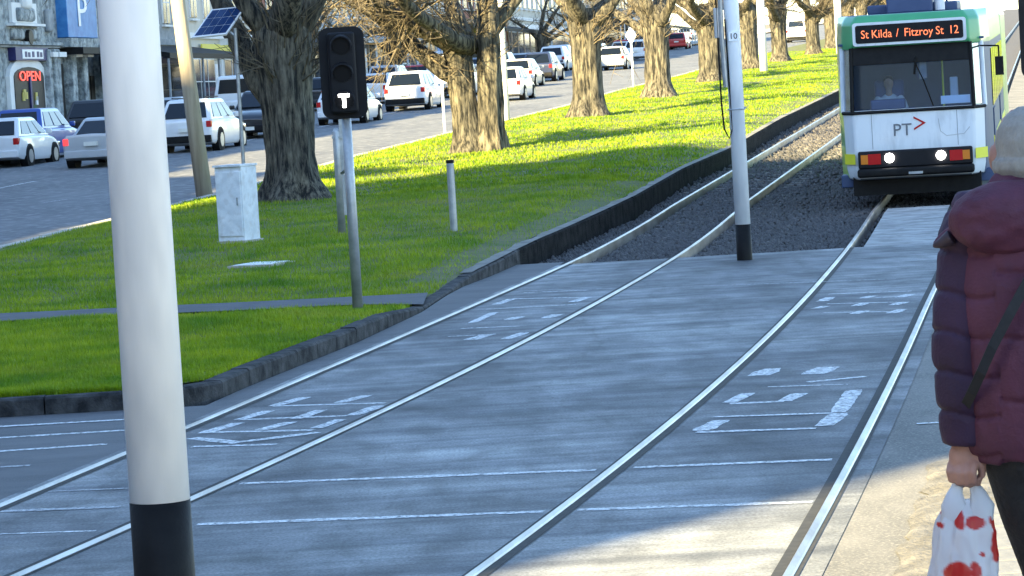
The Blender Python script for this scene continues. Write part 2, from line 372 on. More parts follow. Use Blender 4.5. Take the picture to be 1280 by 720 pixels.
# ================================================================== THE SETTING
def curve(picks, off=0.0, deg=3, ylin=60, wts=None):
    """x(y) on the ground from picture picks, straight on along the road heading beyond ylin"""
    g = [G(x, y, off(None) if callable(off) else off) for x, y in picks]
    X = np.array([p.x for p in g]); Y = np.array([p.y for p in g])
    k = np.polyfit(Y, X, deg); ys, ye = Y.min(), min(Y.max(), ylin)
    def f(y):
        if y < ys: return np.polyval(k, ys) + (y - ys) * min(np.polyval(np.polyder(k), ys), .21)
        if y > ye: return np.polyval(k, ye) + (y - ye) * HEAD
        return float(np.polyval(k, y))
    return f
L1 = curve([(0,614),(160,559.5),(236.7,532),(331,499),(414.4,467),(480,440),(539.4,414),(582.8,393),(646.7,358.6),(716,318),(795.6,275.6),(851,245),(915,210),(976,175.6),(1047,131)], ylin=58)
L2 = curve([(5.6,719),(166.7,654.7),(241.7,622.8),(319.4,588),(381,558.6),(456,528),(539,493),(599.4,459.4),(646.7,439),(702,407),(744,381),(799.4,346),(831.7,318.6),(919,260),(976,220),(1004,200.5),(1049.7,168.6)], ylin=58)
R1 = curve([(599,720),(671,656),(754.4,591),(845,524),(923,454.4),(979,406),(1018,360.5),(1057,311.7),(1076.7,286.7),(1090.6,266)], ylin=55)
R2c = curve([(987,720),(1051,598),(1073,558.6),(1090,525.6),(1118,479),(1140.6,418.6),(1158,382),(1171,350.6),(1185,310)], ylin=43)
def R2(y):
    w = min(1, max(0, (y - 30) / 16)); w = w * w * (3 - 2 * w)
    return R2c(min(y, 43)) * (1 - w) + (R1(y) + 1.45) * w if y < 46 else R1(y) + 1.45

def samples(y0, y1):
    ys = []; y = y0
    while y < y1:
        ys.append(y); y += .5 if y < 62 else (2 if y < 120 else 10)
    return ys + [y1]
def sheet(name, y0, y1, fl, fr, off, mat, parent=None, label=None, nx=1):
    mb = MB(); vs, fs = [], []
    ys = samples(y0, y1)
    for y in ys:
        a, b = fl(y), fr(y)
        for j in range(nx + 1):
            x = a + (b - a) * j / nx
            vs.append((x, y, zt(y) + (off(x, y) if callable(off) else off)))
    for i in range(len(ys) - 1):
        for j in range(nx):
            k = i * (nx + 1) + j; fs.append((k, k + 1, k + nx + 2, k + nx + 1))
    mb.add(vs, fs); o = mb.obj(name, mat, parent, fix=False)
    if not parent: o['kind'] = 'structure'
    if label: o['label'] = label
    return o
c_ = lambda v: (lambda y: v)

# one ground sheet to the horizon
sheet('ground', -120, 1400, c_(-700), c_(900), -.32, 'dirt', label='bare brown earth under the whole street')

# kerb line of the grass (right side), lower and upper part, given by the top edge
def hk(y):      # kerb height: drops where the path meets the track
    pts = [(20, .14), (33.6, .14), (36.2, .03), (38.8, .03), (41.5, .13), (47, .22), (56, .26), (400, .26)]
    return float(np.interp(y, [p[0] for p in pts], [p[1] for p in pts]))
def Gk(x, y):
    off = .14
    for _ in range(8): off = hk(G(x, y, off).y)
    return G(x, y, off)
kp = [Gk(x, y) for x, y in [(236.7,492),(303,464),(386.7,432),(442,411),(525.6,383.6),(555,367),(577,350),(610.6,332),(646.7,313),(702,288),(740,271),(795.6,245),(856.7,210),(915,185),(976,149),(1034,121)]]
ky = [p.y for p in kp]; kx = [p.x for p in kp]
for i in range(1, len(ky)):
    if ky[i] <= ky[i-1]: ky[i] = ky[i-1] + .05
def XK(y):
    if y > ky[-1]: return kx[-1] + (y - ky[-1]) * HEAD
    if y < ky[0]: return kx[0] + (y - ky[0]) * .17
    return float(np.interp(y, ky, kx))
YF = 25.55                                   # front edge of the median, on the crossing street
# left edge of the median
mp_ = [G(x, y, .15) for x, y in [(0,306),(70,289),(140,272),(222,252),(272,240),(440,194),(560,165),(640,147),(700,133),(760,115),(850,93),(900,78)]]
my = [p.y for p in mp_]; mx_ = [p.x for p in mp_]
print('median left', [(round(a, 1), round(b, 1)) for a, b in zip(mx_, my)]); print('kerb', [(round(a, 2), round(b, 1)) for a, b in zip(kx, ky)])
kk = np.polyfit(my, mx_, 1); print('median left fit', kk)
def XM(y): return float(np.interp(y, my, mx_)) if my[0] <= y <= my[-1] else (mx_[0] + (y - my[0]) * .1 if y < my[0] else mx_[-1] + (y - my[-1]) * HEAD)

# carriageway left of the median, footpath beyond it
XF = lambda y: -17.6 + HEAD * (y - 121)        # facade line of the terrace row
XP = lambda y: XF(y) + 4.2                     # far kerb
road = sheet('road', YF - 40, 640, lambda y: XP(y) + .3, lambda y: XM(y) - .0, 0.0, 'road_asphalt', label='grey asphalt carriageway beside the grass median')
sheet('footpath', -40, 640, lambda y: XF(y) - .5, lambda y: XP(y), .13, 'footpath_concrete', label='pale concrete footpath in front of the terrace shops')
# crossing street: asphalt in front of the median and left/right of the slab
street = sheet('crossing_street', -30, YF + .02, lambda y: -60, lambda y: L1(y) - .12, 0.0, 'asphalt', label='dark asphalt of the crossing street')
sheet('track_edge_asphalt', YF + .02, 44.5, lambda y: min(XK(y) + .02, L1(y) - .2), lambda y: L1(y) - .12, 0.0, 'asphalt', label='dark asphalt strip between kerb and tram rail')
sheet('right_lane', -30, 640, lambda y: R2(y) + .16, lambda y: R2(y) + 14, -.004, 'lane_concrete', label='asphalt lane right of the tram tracks')
# concrete slab that carries both tracks over the crossing
YE = 43.9                                     # end of the slab
slab = sheet('track_slab', -30, YE, lambda y: L1(y) - .12, lambda y: R2(y) + .16, 0.0, 'concrete', label='worn grey concrete slab carrying both tram tracks across the street', nx=6)
pad = sheet('crossing_pad', YE + .25, 54, lambda y: R1(y) + .2, lambda y: R2(y) - .2, -.015, 'pad_concrete', label='pale concrete pad between the rails before the tram', nx=2)
# ballast bed
bed = sheet('ballast_bed', YE, 640, lambda y: XK(y), lambda y: R2(y) + 1.2, -.16, 'ballast', label='dark crushed stone bed under the tram tracks', nx=3)
def scatter_stones():
    V = []; Fc = []; n = 0
    oc = np.array([(1,0,0),(-1,0,0),(0,1,0),(0,-1,0),(0,0,1),(0,0,-1)], float)
    of = np.array([(0,2,4),(2,1,4),(1,3,4),(3,0,4),(2,0,5),(1,2,5),(3,1,5),(0,3,5)])
    for y0, y1, cnt, sz in ((YE, 52, 16000, .034), (52, 64, 14000, .04), (64, 110, 14000, .05)):
        ys = rng.uniform(y0, y1, cnt)
        for y in ys:
            a, b = XK(y) + .02, R2(y) + 1.1
            x = a + (b - a) * rng.random()
            inpad = YE + .2 < y < 54.1 and R1(y) + .1 < x < R2(y) - .1
            near = min(abs(x - f(y)) for f in (L1, L2, R1, R2))
            if near < .09 or inpad: continue
            s = sz * rng.uniform(.6, 1.4); q = oc * (s * rng.uniform(.6, 1.2, 3)); a2 = rng.uniform(0, 6.3); c2, s2 = math.cos(a2), math.sin(a2)
            q = np.stack([q[:, 0] * c2 - q[:, 1] * s2, q[:, 0] * s2 + q[:, 1] * c2 + q[:, 2] * .3, q[:, 2] - q[:, 0] * .3], 1)
            V.append(q + (x, y, zt(y) - .15 + rng.uniform(0, .035))); Fc.append(of + n); n += 6
    o = np_mesh('ballast_stones', np.concatenate(V), np.concatenate(Fc), 'ballast'); tag(o, 'loose dark grey crushed stones between and beside the rails', 'gravel', kind='stuff')
scatter_stones()

# rails: steel head, groove in the slab, sleepers in the ballast
def rail(name, f, side, label):
    mb = MB(); rings = []
    ys = samples(-30, 400)
    for y in ys:
        x = f(y); z = zt(y)
        rings.append([(x - .026, y, z - .15), (x + .026, y, z - .15), (x + .027, y, z + .006), (x + .02, y, z + .014), (x - .02, y, z + .014), (x - .027, y, z + .006)])
    mb.loft(rings); o = mb.obj(name, 'rail_steel', smooth=False); tag(o, label, kind='structure')
    # running groove and worn edges beside the head
    sheet('groove', -30, YE, (lambda y: f(y) + (.027 if side > 0 else -.085)), (lambda y: f(y) + (.085 if side > 0 else -.027)), .004, 'groove', o)
    sheet('rail_joint', -30, YE, (lambda y: f(y) + (-.05 if side > 0 else .027) + .008 * mnoise.noise((y * 3, side, 0))), (lambda y: f(y) + (-.027 if side > 0 else .05) + .01 * mnoise.noise((y * 4, side, 5))), .004, 'groove', o)
    return o
rl = rail('tram_rail', L1, 1, 'steel rail of the far track beside the grass kerb')
rail('tram_rail', L2, -1, 'steel rail of the far track beside the centre poles')
rail('tram_rail', R1, 1, 'steel rail of the near track beside the centre poles')
rail('tram_rail', R2, -1, 'steel rail of the near track beside the platform')
def sleepers(fa, fb, y0, y1, label):
    mb = MB(); mb.box((-1.2, -.12, -.12), (1.2, .12, 0)); me = mb.mesh('sleeper', 'sleeper')
    r = root('sleeper_row', None, None); r['kind'] = 'structure'; r['label'] = label
    y = y0
    while y < y1:
        o = link(bpy.data.objects.new('sleeper', me)); o.parent = r
        o.location = ((fa(y) + fb(y)) / 2, y, zt(y) - .125 + random.uniform(-.012, .008)); o.rotation_euler = (math.atan(SLOPE if y > 55 else 0), 0, -HA + random.uniform(-.01, .01)); y += .68
sleepers(L1, L2, 44.6, 110, 'concrete sleepers of the far track, half buried in stone')
sleepers(R1, R2, 56, 100, 'concrete sleepers of the near track under the tram')

# kerb stones of the median
def kerb_run(name, pts, hts, label, width=.16, mat='kerb_stone', step=.95, inward=1):
    r = root(name, None, None); r['kind'] = 'structure'; r['label'] = label
    dist = [0]
    for a, b in zip(pts, pts[1:]): dist.append(dist[-1] + math.hypot(b[0] - a[0], b[1] - a[1]))
    at = lambda s: (float(np.interp(s, dist, [p[0] for p in pts])), float(np.interp(s, dist, [p[1] for p in pts])))
    s = 0
    while s < dist[-1] - .05:
        s1 = min(s + step * random.uniform(.85, 1.15), dist[-1])
        a, b = at(s + .006), at(s1 - .006)
        d = Vector((b[0] - a[0], b[1] - a[1])).normalized(); nrm = Vector((-d.y, d.x)) * inward * width
        j = random.uniform(-.008, .008)
        za, zb = zt(a[1]) + hts(a[1]) + j, zt(b[1]) + hts(b[1]) + j
        ba, bb = zt(a[1]) - .25, zt(b[1]) - .25
        lean = .02
        mb = MB()
        q = [(a[0], a[1]), (b[0], b[1]), (b[0] + nrm.x, b[1] + nrm.y), (a[0] + nrm.x, a[1] + nrm.y)]
        t_ = [(a[0] + nrm.x * .12, a[1] + nrm.y * .12), (b[0] + nrm.x * .12, b[1] + nrm.y * .12), q[2], q[3]]
        mb.add([(q[0][0], q[0][1], ba), (q[1][0], q[1][1], bb), (q[2][0], q[2][1], bb), (q[3][0], q[3][1], ba),
                (q[0][0], q[0][1], za - .02), (q[1][0], q[1][1], zb - .02), (q[2][0], q[2][1], zb), (q[3][0], q[3][1], za),
                (t_[0][0], t_[0][1], za), (t_[1][0], t_[1][1], zb)],
               [(0, 3, 2, 1), (0, 1, 5, 4), (4, 5, 9, 8), (8, 9, 6, 7), (1, 2, 6, 9, 5), (2, 3, 7, 6), (3, 0, 4, 8, 7)])
        mb.obj('kerb_stone', mat, r); s = s1
    return r
yk = [YF + .9] + [y for y in samples(YF + 1.5, 45)]
corner = [(XK(YF + .9) - .55, YF + .02), (XK(YF + .9) - .25, YF + .15), (XK(YF + .9) - .06, YF + .45)]
kerb_run('grass_kerb', [(-12, YF + .12), (-6, YF + .02)] + corner + [(XK(y), y) for y in yk], hk, 'worn bluestone kerb round the corner of the grass median', inward=1)
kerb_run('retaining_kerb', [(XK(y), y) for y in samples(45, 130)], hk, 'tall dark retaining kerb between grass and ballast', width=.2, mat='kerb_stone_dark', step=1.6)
kerb_run('road_kerb', [(XM(y), y) for y in samples(YF + 1, 230)], lambda y: .15, 'low concrete kerb between grass median and carriageway', width=.3, mat='footpath_concrete', step=2.4, inward=-1)
kerb_run('footpath_kerb', [(XP(y), y) for y in samples(70, 260)], lambda y: .14, 'kerb along the shop footpath', width=.3, mat='kerb_stone', step=2.4)

sheet('worn_edge', 41, 130, lambda y: XK(y) - .2 - .1 * mnoise.noise((y * .9, 0, 0)), lambda y: XK(y) - .03, lambda x, y: hk(y) + .012, 'kerb_top', label='pale dusty edge along the top of the retaining kerb')
# grass median: soil surface and blades
def goff(x, y):
    a, b = XM(y) + .3, XK(y) - .16
    e = min(1, max(0, (x - a) / 1.6)) * min(1, max(0, (b - x) / 1.2)); e = e * e * (3 - 2 * e)
    hr = hk(y)
    t = min(1, max(0, (x - a) / max(b - a, .5)))
    base = .145 * (1 - t) + (hr - .01) * t
    bump = .035 * math.sin(x * 1.7 + y * .35) * math.sin(y * .6 - x * .5)
    yy = .10 * min(1, max(0, (y - 42) / 10))
    py = 1 - math.exp(-((y - 37.6) / 1.5) ** 2)
    fe = min(1, max(0, (y - YF - .2) / 1.5))
    return base + e * (yy + bump + .03) * py * fe
verge = sheet('grass_verge', YF + .2, 400, lambda y: XM(y) + .28, lambda y: XK(y) - .15 if y > YF + 1 else XK(YF + 1) - .15 - (YF + 1 - y) * .7, goff, 'soil', label='lawn of the tree lined median', nx=14)
def py_(x): return 37.35 + .03 * (x + 2)
pathv = MB()
def path():
    xs = np.linspace(-9.5, XK(37.4) - .12, 24); rows = []
    for x in xs:
        flare = max(0, (x - (XK(37.4) - 1.3)) / 1.2) ** 2 * .55
        rows.append([(x, py_(x) - .75 - flare, zt(37) + goff(x, 37) * 1 + .035), (x, py_(x) + .75 + flare * .3, zt(37.5) + goff(x, 38) + .035)])
    v = [p for r_ in rows for p in r_]
    pathv.add(v, [(2 * i, 2 * i + 2, 2 * i + 3, 2 * i + 1) for i in range(len(rows) - 1)])
    o = pathv.obj('path', 'path_asphalt', fix=False); tag(o, 'narrow asphalt footpath crossing the lawn', kind='structure')
path()
bare = []   # spots where nothing grows: round trunks and posts (filled below)
def grass(name, y0, y1, cnt, h0, h1, w, label, xmin=None):
    ys = y0 + (y1 - y0) * rng.random(cnt) ** 1.35
    P0 = np.zeros((cnt, 3)); keep = np.ones(cnt, bool)
    for i, y in enumerate(ys):
        a, b = XM(y) + .3, XK(y) - .17
        if y < YF + 1: b = XK(YF + 1) - .17 - (YF + 1 - y) * .7
        lo = max(a, -.17 * y - 1.0); x = lo + (b - lo) * rng.random()
        if abs(y - py_(x)) < .74 + (max(0, (x - (XK(37.4) - 1.3)) / 1.2) ** 2 * .4) and y0 < 40: keep[i] = False; continue
        edge = b - x
        if 40 < y < 56 and edge < .55 and rng.random() < .75: keep[i] = False; continue      # worn dusty edge above the retaining kerb
        P0[i] = (x, y, zt(y) + goff(x, y) - .005)
    P0 = P0[keep]; n = len(P0)
    nz = np.array([mnoise.noise((p[0] * .9, p[1] * .5, 0)) for p in P0])
    hgt = rng.uniform(h0, h1, n) * (1 + .6 * nz); az = rng.uniform(0, 6.283, n); ln = rng.uniform(.1, .8, n) * hgt
    wx, wy = np.cos(az + 1.57) * w, np.sin(az + 1.57) * w
    z0 = np.zeros(n)
    A = P0 + np.stack([wx, wy, z0], 1); B = P0 - np.stack([wx, wy, z0], 1); C = P0 + np.stack([np.cos(az) * ln, np.sin(az) * ln, hgt], 1)
    V = np.stack([A, B, C], 1).reshape(-1, 3); Fc = np.arange(n * 3).reshape(-1, 3)
    tag(np_mesh(name, V, Fc, 'grass'), label, 'grass', kind='stuff')
grass('lawn_grass', YF + .25, 62, 230000, .035, .075, .006, 'short green lawn grass on the shaded part of the median')
grass('lawn_grass', 62, 215, 130000, .04, .08, .018, 'sunlit yellow green lawn grass further up the median')

# paint on the road: each a thin line lying on the surface
LN = [0]
def line(parent, p, q, w, mat='paint', off=.003, clip=True):
    LN[0] += 1; off = off + .0002 * (LN[0] % 12)
    a, b = G(*p), G(*q); d = (b - a); d.z = 0; d.normalize(); n = Vector((-d.y, d.x, 0)) * w / 2
    N = max(1, int((b - a).length / .12)); pts = [a.lerp(b, i / N) for i in range(N + 1)]
    mb = MB(); vs = []
    for i, c in enumerate(pts):
        jit = 1 + .35 * mnoise.noise((c.x * 6, c.y * 6, 3)); o1 = n * jit * (.85 if i in (0, N) else 1)
        vs += [c + o1 + Vector((0, 0, off)), c - o1 + Vector((0, 0, off))]
    mb.add(vs, [(2 * i, 2 * i + 1, 2 * i + 3, 2 * i + 2) for i in range(N)])
    return mb.obj('painted_line', mat, parent, fix=False)
for p, q, w, m in [((0,668),(120,664),.05,'paint'),((246,656),(680,640),.1,'paint'),((722,638),(1016,628),.1,'paint'),
    ((300,605),(745,588),.1,'paint'),((792,585),(1040,575),.1,'paint'),((60,615),(160,611),.05,'paint_worn'),((0,640),(150,634),.1,'paint_worn'),
    ((880,358),(1040,352),.08,'paint_worn'),((650,364),(765,361),.06,'paint_worn'),((1035,352),(1120,349),.06,'paint_worn')]:
    line(slab, p, q, w, m)
for p, q, w, m in [((-40,536),(158,525),.1,'paint'),((-40,550),(158,538),.1,'paint'),((-40,567),(134,555.5),.1,'paint'),((-30,586),(38,582),.09,'paint_worn')]:
    line(street, p, q, w, m)
line(slab, (1146, 530), (1174, 528.5), .08, 'paint')
def strokes(segs):
    for x0, y0, x1, y1, w in segs: line(slab, (x0, y0), (x1, y1), w * (2.3 if abs(y1 - y0) < .13 * abs(x1 - x0) else 1.3), 'paint')
strokes([  # letters on the far track, first group
 (254,542,298,529,.09),(300,525,336,514,.09),(342,508,382,497,.09),(326,538,364,528,.09),(370,524,402,513,.09),(424,504,458,495,.09),
 (395,536,426,525,.09),(440,520,474,508,.09),
 (252,541,392,538,.04),(300,525,434,520,.04),(342,508,482,504,.04),(240,548,300,554,.06),(300,553,398,541,.05),(240,559,345,556,.04),
 # second group
 (655,366,735,363,.035),(620,381,640,374,.10),(640,374,732,372,.04),(716,378,734,372,.10),(608,387,720,381,.03),(590,404,618,391,.08),(636,400,650,396,.11),(682,398,698,393,.11),
 (588,425,608,419,.12),(632,424,656,416,.09),(575,411,650,408,.03),(560,421,620,418,.03)])
strokes([  # letters on the near track
 (1048,516,1068,488,.10),(1030,533,1050,517,.11),(876,539,902,526,.10),(870,541,1020,536,.045),(890,522,1040,517,.035),(912,504,936,492,.09),(912,505,980,502,.045),(980,502,1000,492,.10),
 (1016,468,1036,459,.17),(1010,478,1082,471,.04),(948,470,966,461,.16),(960,484,1060,481,.02),
 (1020,386,1032,383,.10),(1068,393,1080,389,.10),(1114,392,1128,387,.10),(1028,377,1038,372,.10),(1070,383,1082,379,.10),(1116,382,1130,378,.10),(1078,373,1092,370,.10),(1124,372,1138,368,.10),
 (1030,391,1112,390,.03),(1034,380,1120,378,.03),(1078,373,1128,371,.025),(1036,368,1140,364,.035)])
for p, q in [((50, 254), (85, 249)), ((110, 228), (140, 226))]: line(road, p, q, .12, 'paint_worn')
def line_w(parent, a, b, w, mat='paint'):
    mb = MB(); d = (Vector(b) - Vector(a)).normalized(); n = Vector((-d.y, d.x, 0)) * w / 2; z = Vector((0, 0, .008))
    mb.add([Vector(a) + n + z, Vector(a) - n + z, Vector(b) - n + z, Vector(b) + n + z], [(0, 1, 2, 3)]); mb.obj('painted_line', mat, parent, fix=False)
for i in range(12):
    y = 70 + i * 12; x = (XM(y) + XP(y)) / 2 - .6; line_w(road, (x, y, zt(y)), (x + HEAD * 3, y + 3, zt(y + 3)), .12)
for y in (62, 90): pass

# stop platform under the walker and the camera, broken concrete edge in front of it
PE = lambda y: R2(y) + .95
plat = MB(); YP = 12.95; PZ = .52
pv = [(PE(-8), -8), (PE(4), 4), (PE(9), 9), (PE(YP), YP), (PE(YP) + 4, YP + .3), (5.5, -8)]
plat.add([(x, y, PZ - .06) for x, y in pv] + [(x, y, -.1) for x, y in pv], [(0, 1, 2, 3, 4, 5)] + [(i, (i + 1) % 6, 6 + (i + 1) % 6, 6 + i) for i in range(6)])
pl = plat.obj('stop_platform', 'footpath_concrete'); tag(pl, 'raised concrete tram stop platform beside the near track', kind='structure')
pmb = MB(); pmb.box((0, 0, 0), (.59, .29, .06)); pme = pmb.mesh('paver', 'paver')
for i in range(34):
    y = 2.9 + i * .3
    for j in range(5):
        o = link(bpy.data.objects.new('paver', pme)); o.parent = pl; o.location = (PE(y) + .02 + j * .6, y, PZ - .062 + random.uniform(0, .004))
def rubble_edge():
    mb = MB(); nx, ny = 26, 40; vs = []
    for i in range(ny + 1):
        y = 13.0 + 6.2 * i / ny; a = R2(y) + .5 + .16 * mnoise.noise((0, y * 1.9, 0)) + .05 * mnoise.noise((3, y * 7, 0)); b = R2(y) + 2.1
        for j in range(nx + 1):
            t = j / nx; x = a + (b - a) * t ** 1.3
            h = .035 * min(1, t * 5) * (1 if i < ny - 3 else (ny - i) / 3) * (0 if j == 0 else 1)
            vs.append((x, y, .002 + h + .05 * mnoise.noise((x * 4, y * 4, 1)) * min(1, t * 6) * (1 - t) + .02 * mnoise.noise((x * 13, y * 13, 1)) * (1 if j else 0)))
    k = nx + 1
    mb.add(vs, [(i * k + j, i * k + j + 1, (i + 1) * k + j + 1, (i + 1) * k + j) for i in range(ny) for j in range(nx)])
    o = mb.obj('broken_concrete_edge', 'rough_concrete', smooth=True, fix=False); tag(o, 'crumbling concrete edge beside the near rail', kind='structure')
rubble_edge()
sheet('right_verge', 62, 400, lambda y: R2(y) + 1.3, lambda y: R2(y) + 9, .1, 'soil', label='grass strip right of the tram tracks')
def right_grass():
    n = 26000; ys = 62 + 200 * rng.random(n) ** 1.3; P0 = np.array([(R2(y) + 1.35 + 5 * rng.random(), y, zt(y) + .1) for y in ys]); az = rng.uniform(0, 6.283, n); h = rng.uniform(.05, .1, n); w = .02
    o = np.stack([np.cos(az) * w, np.sin(az) * w, 0 * az], 1); C = P0 + np.stack([np.sin(az) * h * .5, np.cos(az) * h * .5, h], 1)
    tag(np_mesh('verge_grass', np.stack([P0 + o, P0 - o, C], 1).reshape(-1, 3), np.arange(n * 3).reshape(-1, 3), 'grass'), 'sunlit grass strip beyond the tram on the right of the tracks', 'grass', kind='stuff')
right_grass()

# ================================================================== BUILDINGS
DV = Vector((HEAD, 1, 0)).normalized(); F0 = Vector((XF(0), 0, 0)); FN = Vector((1, -HEAD, 0)).normalized(); BRZ = math.atan2(1, HEAD)
def FP(x, y):
    """picture position on the facade plane -> metres along the row, height"""
    d = ray(x, y); t = (F0 - Vector((0, 0, HC))).dot(FN) / d.dot(FN); p = Vector((0, 0, HC)) + d * t
    return (p - F0).dot(DV), p.z
def arch_pts(x0, x1, z0, zs, zt_, n=8):
    c = (x0 + x1) / 2; r = (x1 - x0) / 2
    return [(x0, z0), (x1, z0)] + [(c + r * math.cos(math.pi * i / n), zs + (zt_ - zs) * math.sin(math.pi * i / n)) for i in range(n + 1)]
def slab_poly(mb, pts, y0, y1, mi=0):
    n = len(pts); k = len(mb.v)
    mb.add([(x, y0, z) for x, z in pts] + [(x, y1, z) for x, z in pts], [tuple(range(n)), tuple(range(2 * n - 1, n - 1, -1))] + [(i, (i + 1) % n, n + (i + 1) % n, n + i) for i in range(n)], mi)
def window(r, x0, x1, z0, z1, y=0.0, frame='render_white', arch=0, bars=1):
    f = MB(); w = .07
    if arch: slab_poly(f, arch_pts(x0 - .1, x1 + .1, z0, z1 - arch, z1 + .12), y - .06, y + .02)
    else: f.box((x0 - w, y - .05, z0 - w), (x1 + w, y + .02, z1 + w))
    o = f.obj('window', frame, r)
    p = MB()
    if arch: slab_poly(p, arch_pts(x0, x1, z0, z1 - arch, z1), y - .075, y - .02)
    else: p.box((x0, y - .065, z0), (x1, y - .02, z1))
    p.obj('pane', 'window_glass', o)
    b = MB(); b.box((x0, y - .085, (z0 + z1) / 2 - .025), (x1, y - .062, (z0 + z1) / 2 + .025))
    for i in range(bars): xx = x0 + (x1 - x0) * (i + 1) / (bars + 1); b.box((xx - .02, y - .086, z0), (xx + .02, y - .063, z1))
    b.obj('glazing_bar', frame, o)
    s = MB(); s.box((x0 - .15, y - .16, z0 - .16), (x1 + .15, y + .0, z0 - .072)); s.obj('sill', frame, o)
    return o
def terrace(name, label, t0, w, h, wall, depth=11, storeys=2, shop='shop_dark', trim='render_cream', verandah=None, sign=None, parapet=True, group='terrace shops along the carriageway', nwin=None, base=None):
    p = F0 + DV * t0; zb = (zt(p.y) if base is None else base)
    h *= 1.2; r = root(name, label, 'building', (p.x, p.y, zb), BRZ, group)
    m = MB(); m.box((0, 0, -1.2), (w, depth, h)); m.obj('wall', wall, r)
    c = MB(); c.box((-.08, -.22, h - .55), (w + .08, .1, h - .3)); c.box((-.05, -.12, h - .82), (w + .05, .1, h - .62)); c.obj('cornice', trim, r)
    c = MB(); c.box((-.02, -.06, h - .001), (w + .02, .3, h + .6))
    c.box((w * .38, -.1, h + .6), (w * .62, .3, h + 1.1)); c.obj('parapet', trim, r)
    rf = MB(); rf.add([(0, .3, h), (w, .3, h), (w, depth, h + .9), (0, depth, h + .9), (0, depth, h), (w, depth, h)], [(0, 1, 2, 3), (3, 2, 5, 4), (0, 3, 4), (1, 5, 2)]); rf.obj('roof', 'roof_iron', r)
    b = MB(); b.box((-.04, -.12, 3.55), (w + .04, .05, 3.8)); b.obj('string_course', trim, r)
    n = nwin or max(2, int(w / 2.2))
    for s_ in range(1, storeys):
        for i in range(n):
            xc = w * (i + .5) / n; window(r, xc - .5, xc + .5, 3.4 * s_ + 1.1, 3.4 * s_ + 2.9, arch=.3 if s_ == 1 else 0)
    # shopfront: stall riser, glass, door
    for i in range(2):
        a = .35 + i * (w / 2); e = a + w / 2 - .7
        window(r, a, e - 1.2, .6, 2.6, frame='shop_dark' if shop == 'shop_dark' else trim, bars=2)
        d = MB(); d.box((e - 1.0, -.05, 0), (e - .05, .02, 2.4)); dd = d.obj('door', shop, r)
        k = MB(); k.box((e - .9, -.1, 1.0), (e - .86, -.05, 1.2)); k.obj('handle', 'chrome', dd)
        q = MB(); q.box((e, -.1, 0), (e + .3, .0, 3.5)); q.obj('pilaster', trim, r)
    if verandah:
        v = MB(); v.add([(0, -.12, 3.5), (w, -.12, 3.5), (w, -2.9, 3.0), (0, -2.9, 3.0), (0, -.12, 3.42), (w, -.12, 3.42), (w, -2.9, 2.78), (0, -2.9, 2.78)], [(0, 1, 2, 3), (7, 6, 5, 4), (3, 2, 6, 7), (0, 3, 7, 4), (1, 5, 6, 2)])
        vo = v.obj('verandah', verandah, r)
        for i in range(max(2, int(w / 2.5)) + 1):
            x = .1 + (w - .2) * i / max(2, int(w / 2.5)); q = MB(); q.tube([(x, -2.8, -.3), (x, -2.8, 2.9)], .055, 8); q.obj('post', trim, vo)
    if sign:
        s = MB(); s.box((w * .15, -.2, 2.75), (w * .85, -.13, 3.3)); s.obj('sign_board', sign, r)
    return r
# --- ornate corner shop: features placed where the photograph shows them on the facade
tA0, _ = FP(-60, 100); tA1, _ = FP(127, 100)
pA = F0 + DV * tA0; zA = zt(pA.y + (tA1 - tA0) * .5); WA = tA1 - tA0
A = root('shop_building', 'ornate grey stone shop with an arched OPEN window and blue banner', 'building', (pA.x, pA.y, zA), BRZ)
def fa(x, y): t, z = FP(x, y); return t - tA0, z - zA
m = MB(); m.box((0, 0, -1.5), (WA, 12, 9.2)); m.obj('wall', 'stone_pale', A)
def fbox(nm, x0, y0, x1, y1, dep, mat, parent=A, back=.02, bevel=0):
    ym = (y0 + y1) / 2; xm = (x0 + x1) / 2
    a, _ = fa(x0, ym); b, _ = fa(x1, ym); _, zb = fa(xm, y1); _, zt2 = fa(xm, y0)
    q = MB(); q.box((a, -dep, zb), (b, back, zt2)); return q.obj(nm, mat, parent, bevel=bevel)
a0, _ = fa(14, 130); a1, _ = fa(51, 130); _, zb = fa(33, 168); _, zs = fa(33, 96); _, ztp = fa(33, 84)
q = MB(); slab_poly(q, arch_pts(a0 - .45, a1 + .45, zb, zs, ztp + .38), -.16, .02); q.obj('arch_surround', 'render_white', A)
q = MB(); slab_poly(q, arch_pts(a0, a1, zb, zs, ztp), -.19, -.03); dr = q.obj('shop_window', 'shop_dark', A)
for i in range(9):
    xx = a0 + .3 + (a1 - a0 - .6) * random.random(); zz = zb + .4 + random.random() * .95
    q = MB(); q.box((xx, -.24, zz), (xx + random.uniform(.15, .4), -.188, zz + random.uniform(.12, .35))); q.obj('goods', random.choice(['goods_yellow', 'goods_yellow', 'sign_white', 'hedge']), dr)
q = MB(); q.box(((a0 + a1) / 2 - .09, -.25, zb), ((a0 + a1) / 2 + .09, -.187, zs)); q.obj('door_post', 'sign_navy', dr)
to = text('open_sign', 'OPEN', .52, 'neon_red', dr, ((a0 + a1) / 2, -.23, (zs + .0)), ext=.012); to.scale = (1.9, 1, 1)
sb = fbox('sign_board', 10, 60, 51, 76, .3, 'sign_navy'); pn = fbox('sign_panel', 18, 62.5, 44, 74, .32, 'sign_white', sb)
for x in (21, 25, 30, 36, 40): fbox('sign_stroke', x, 65 + (x % 3), x + 2.5, 72, .335, 'sign_navy', sb)
fbox('cornice', -40, 53, 126, 57, .32, 'stone_pale'); fbox('cornice', -40, 57.5, 126, 60, .2, 'stone_grey')
fbox('cornice', 8, 30, 46, 33, .35, 'render_white'); fbox('niche', 11, 4, 42, 29, .12, 'render_white')
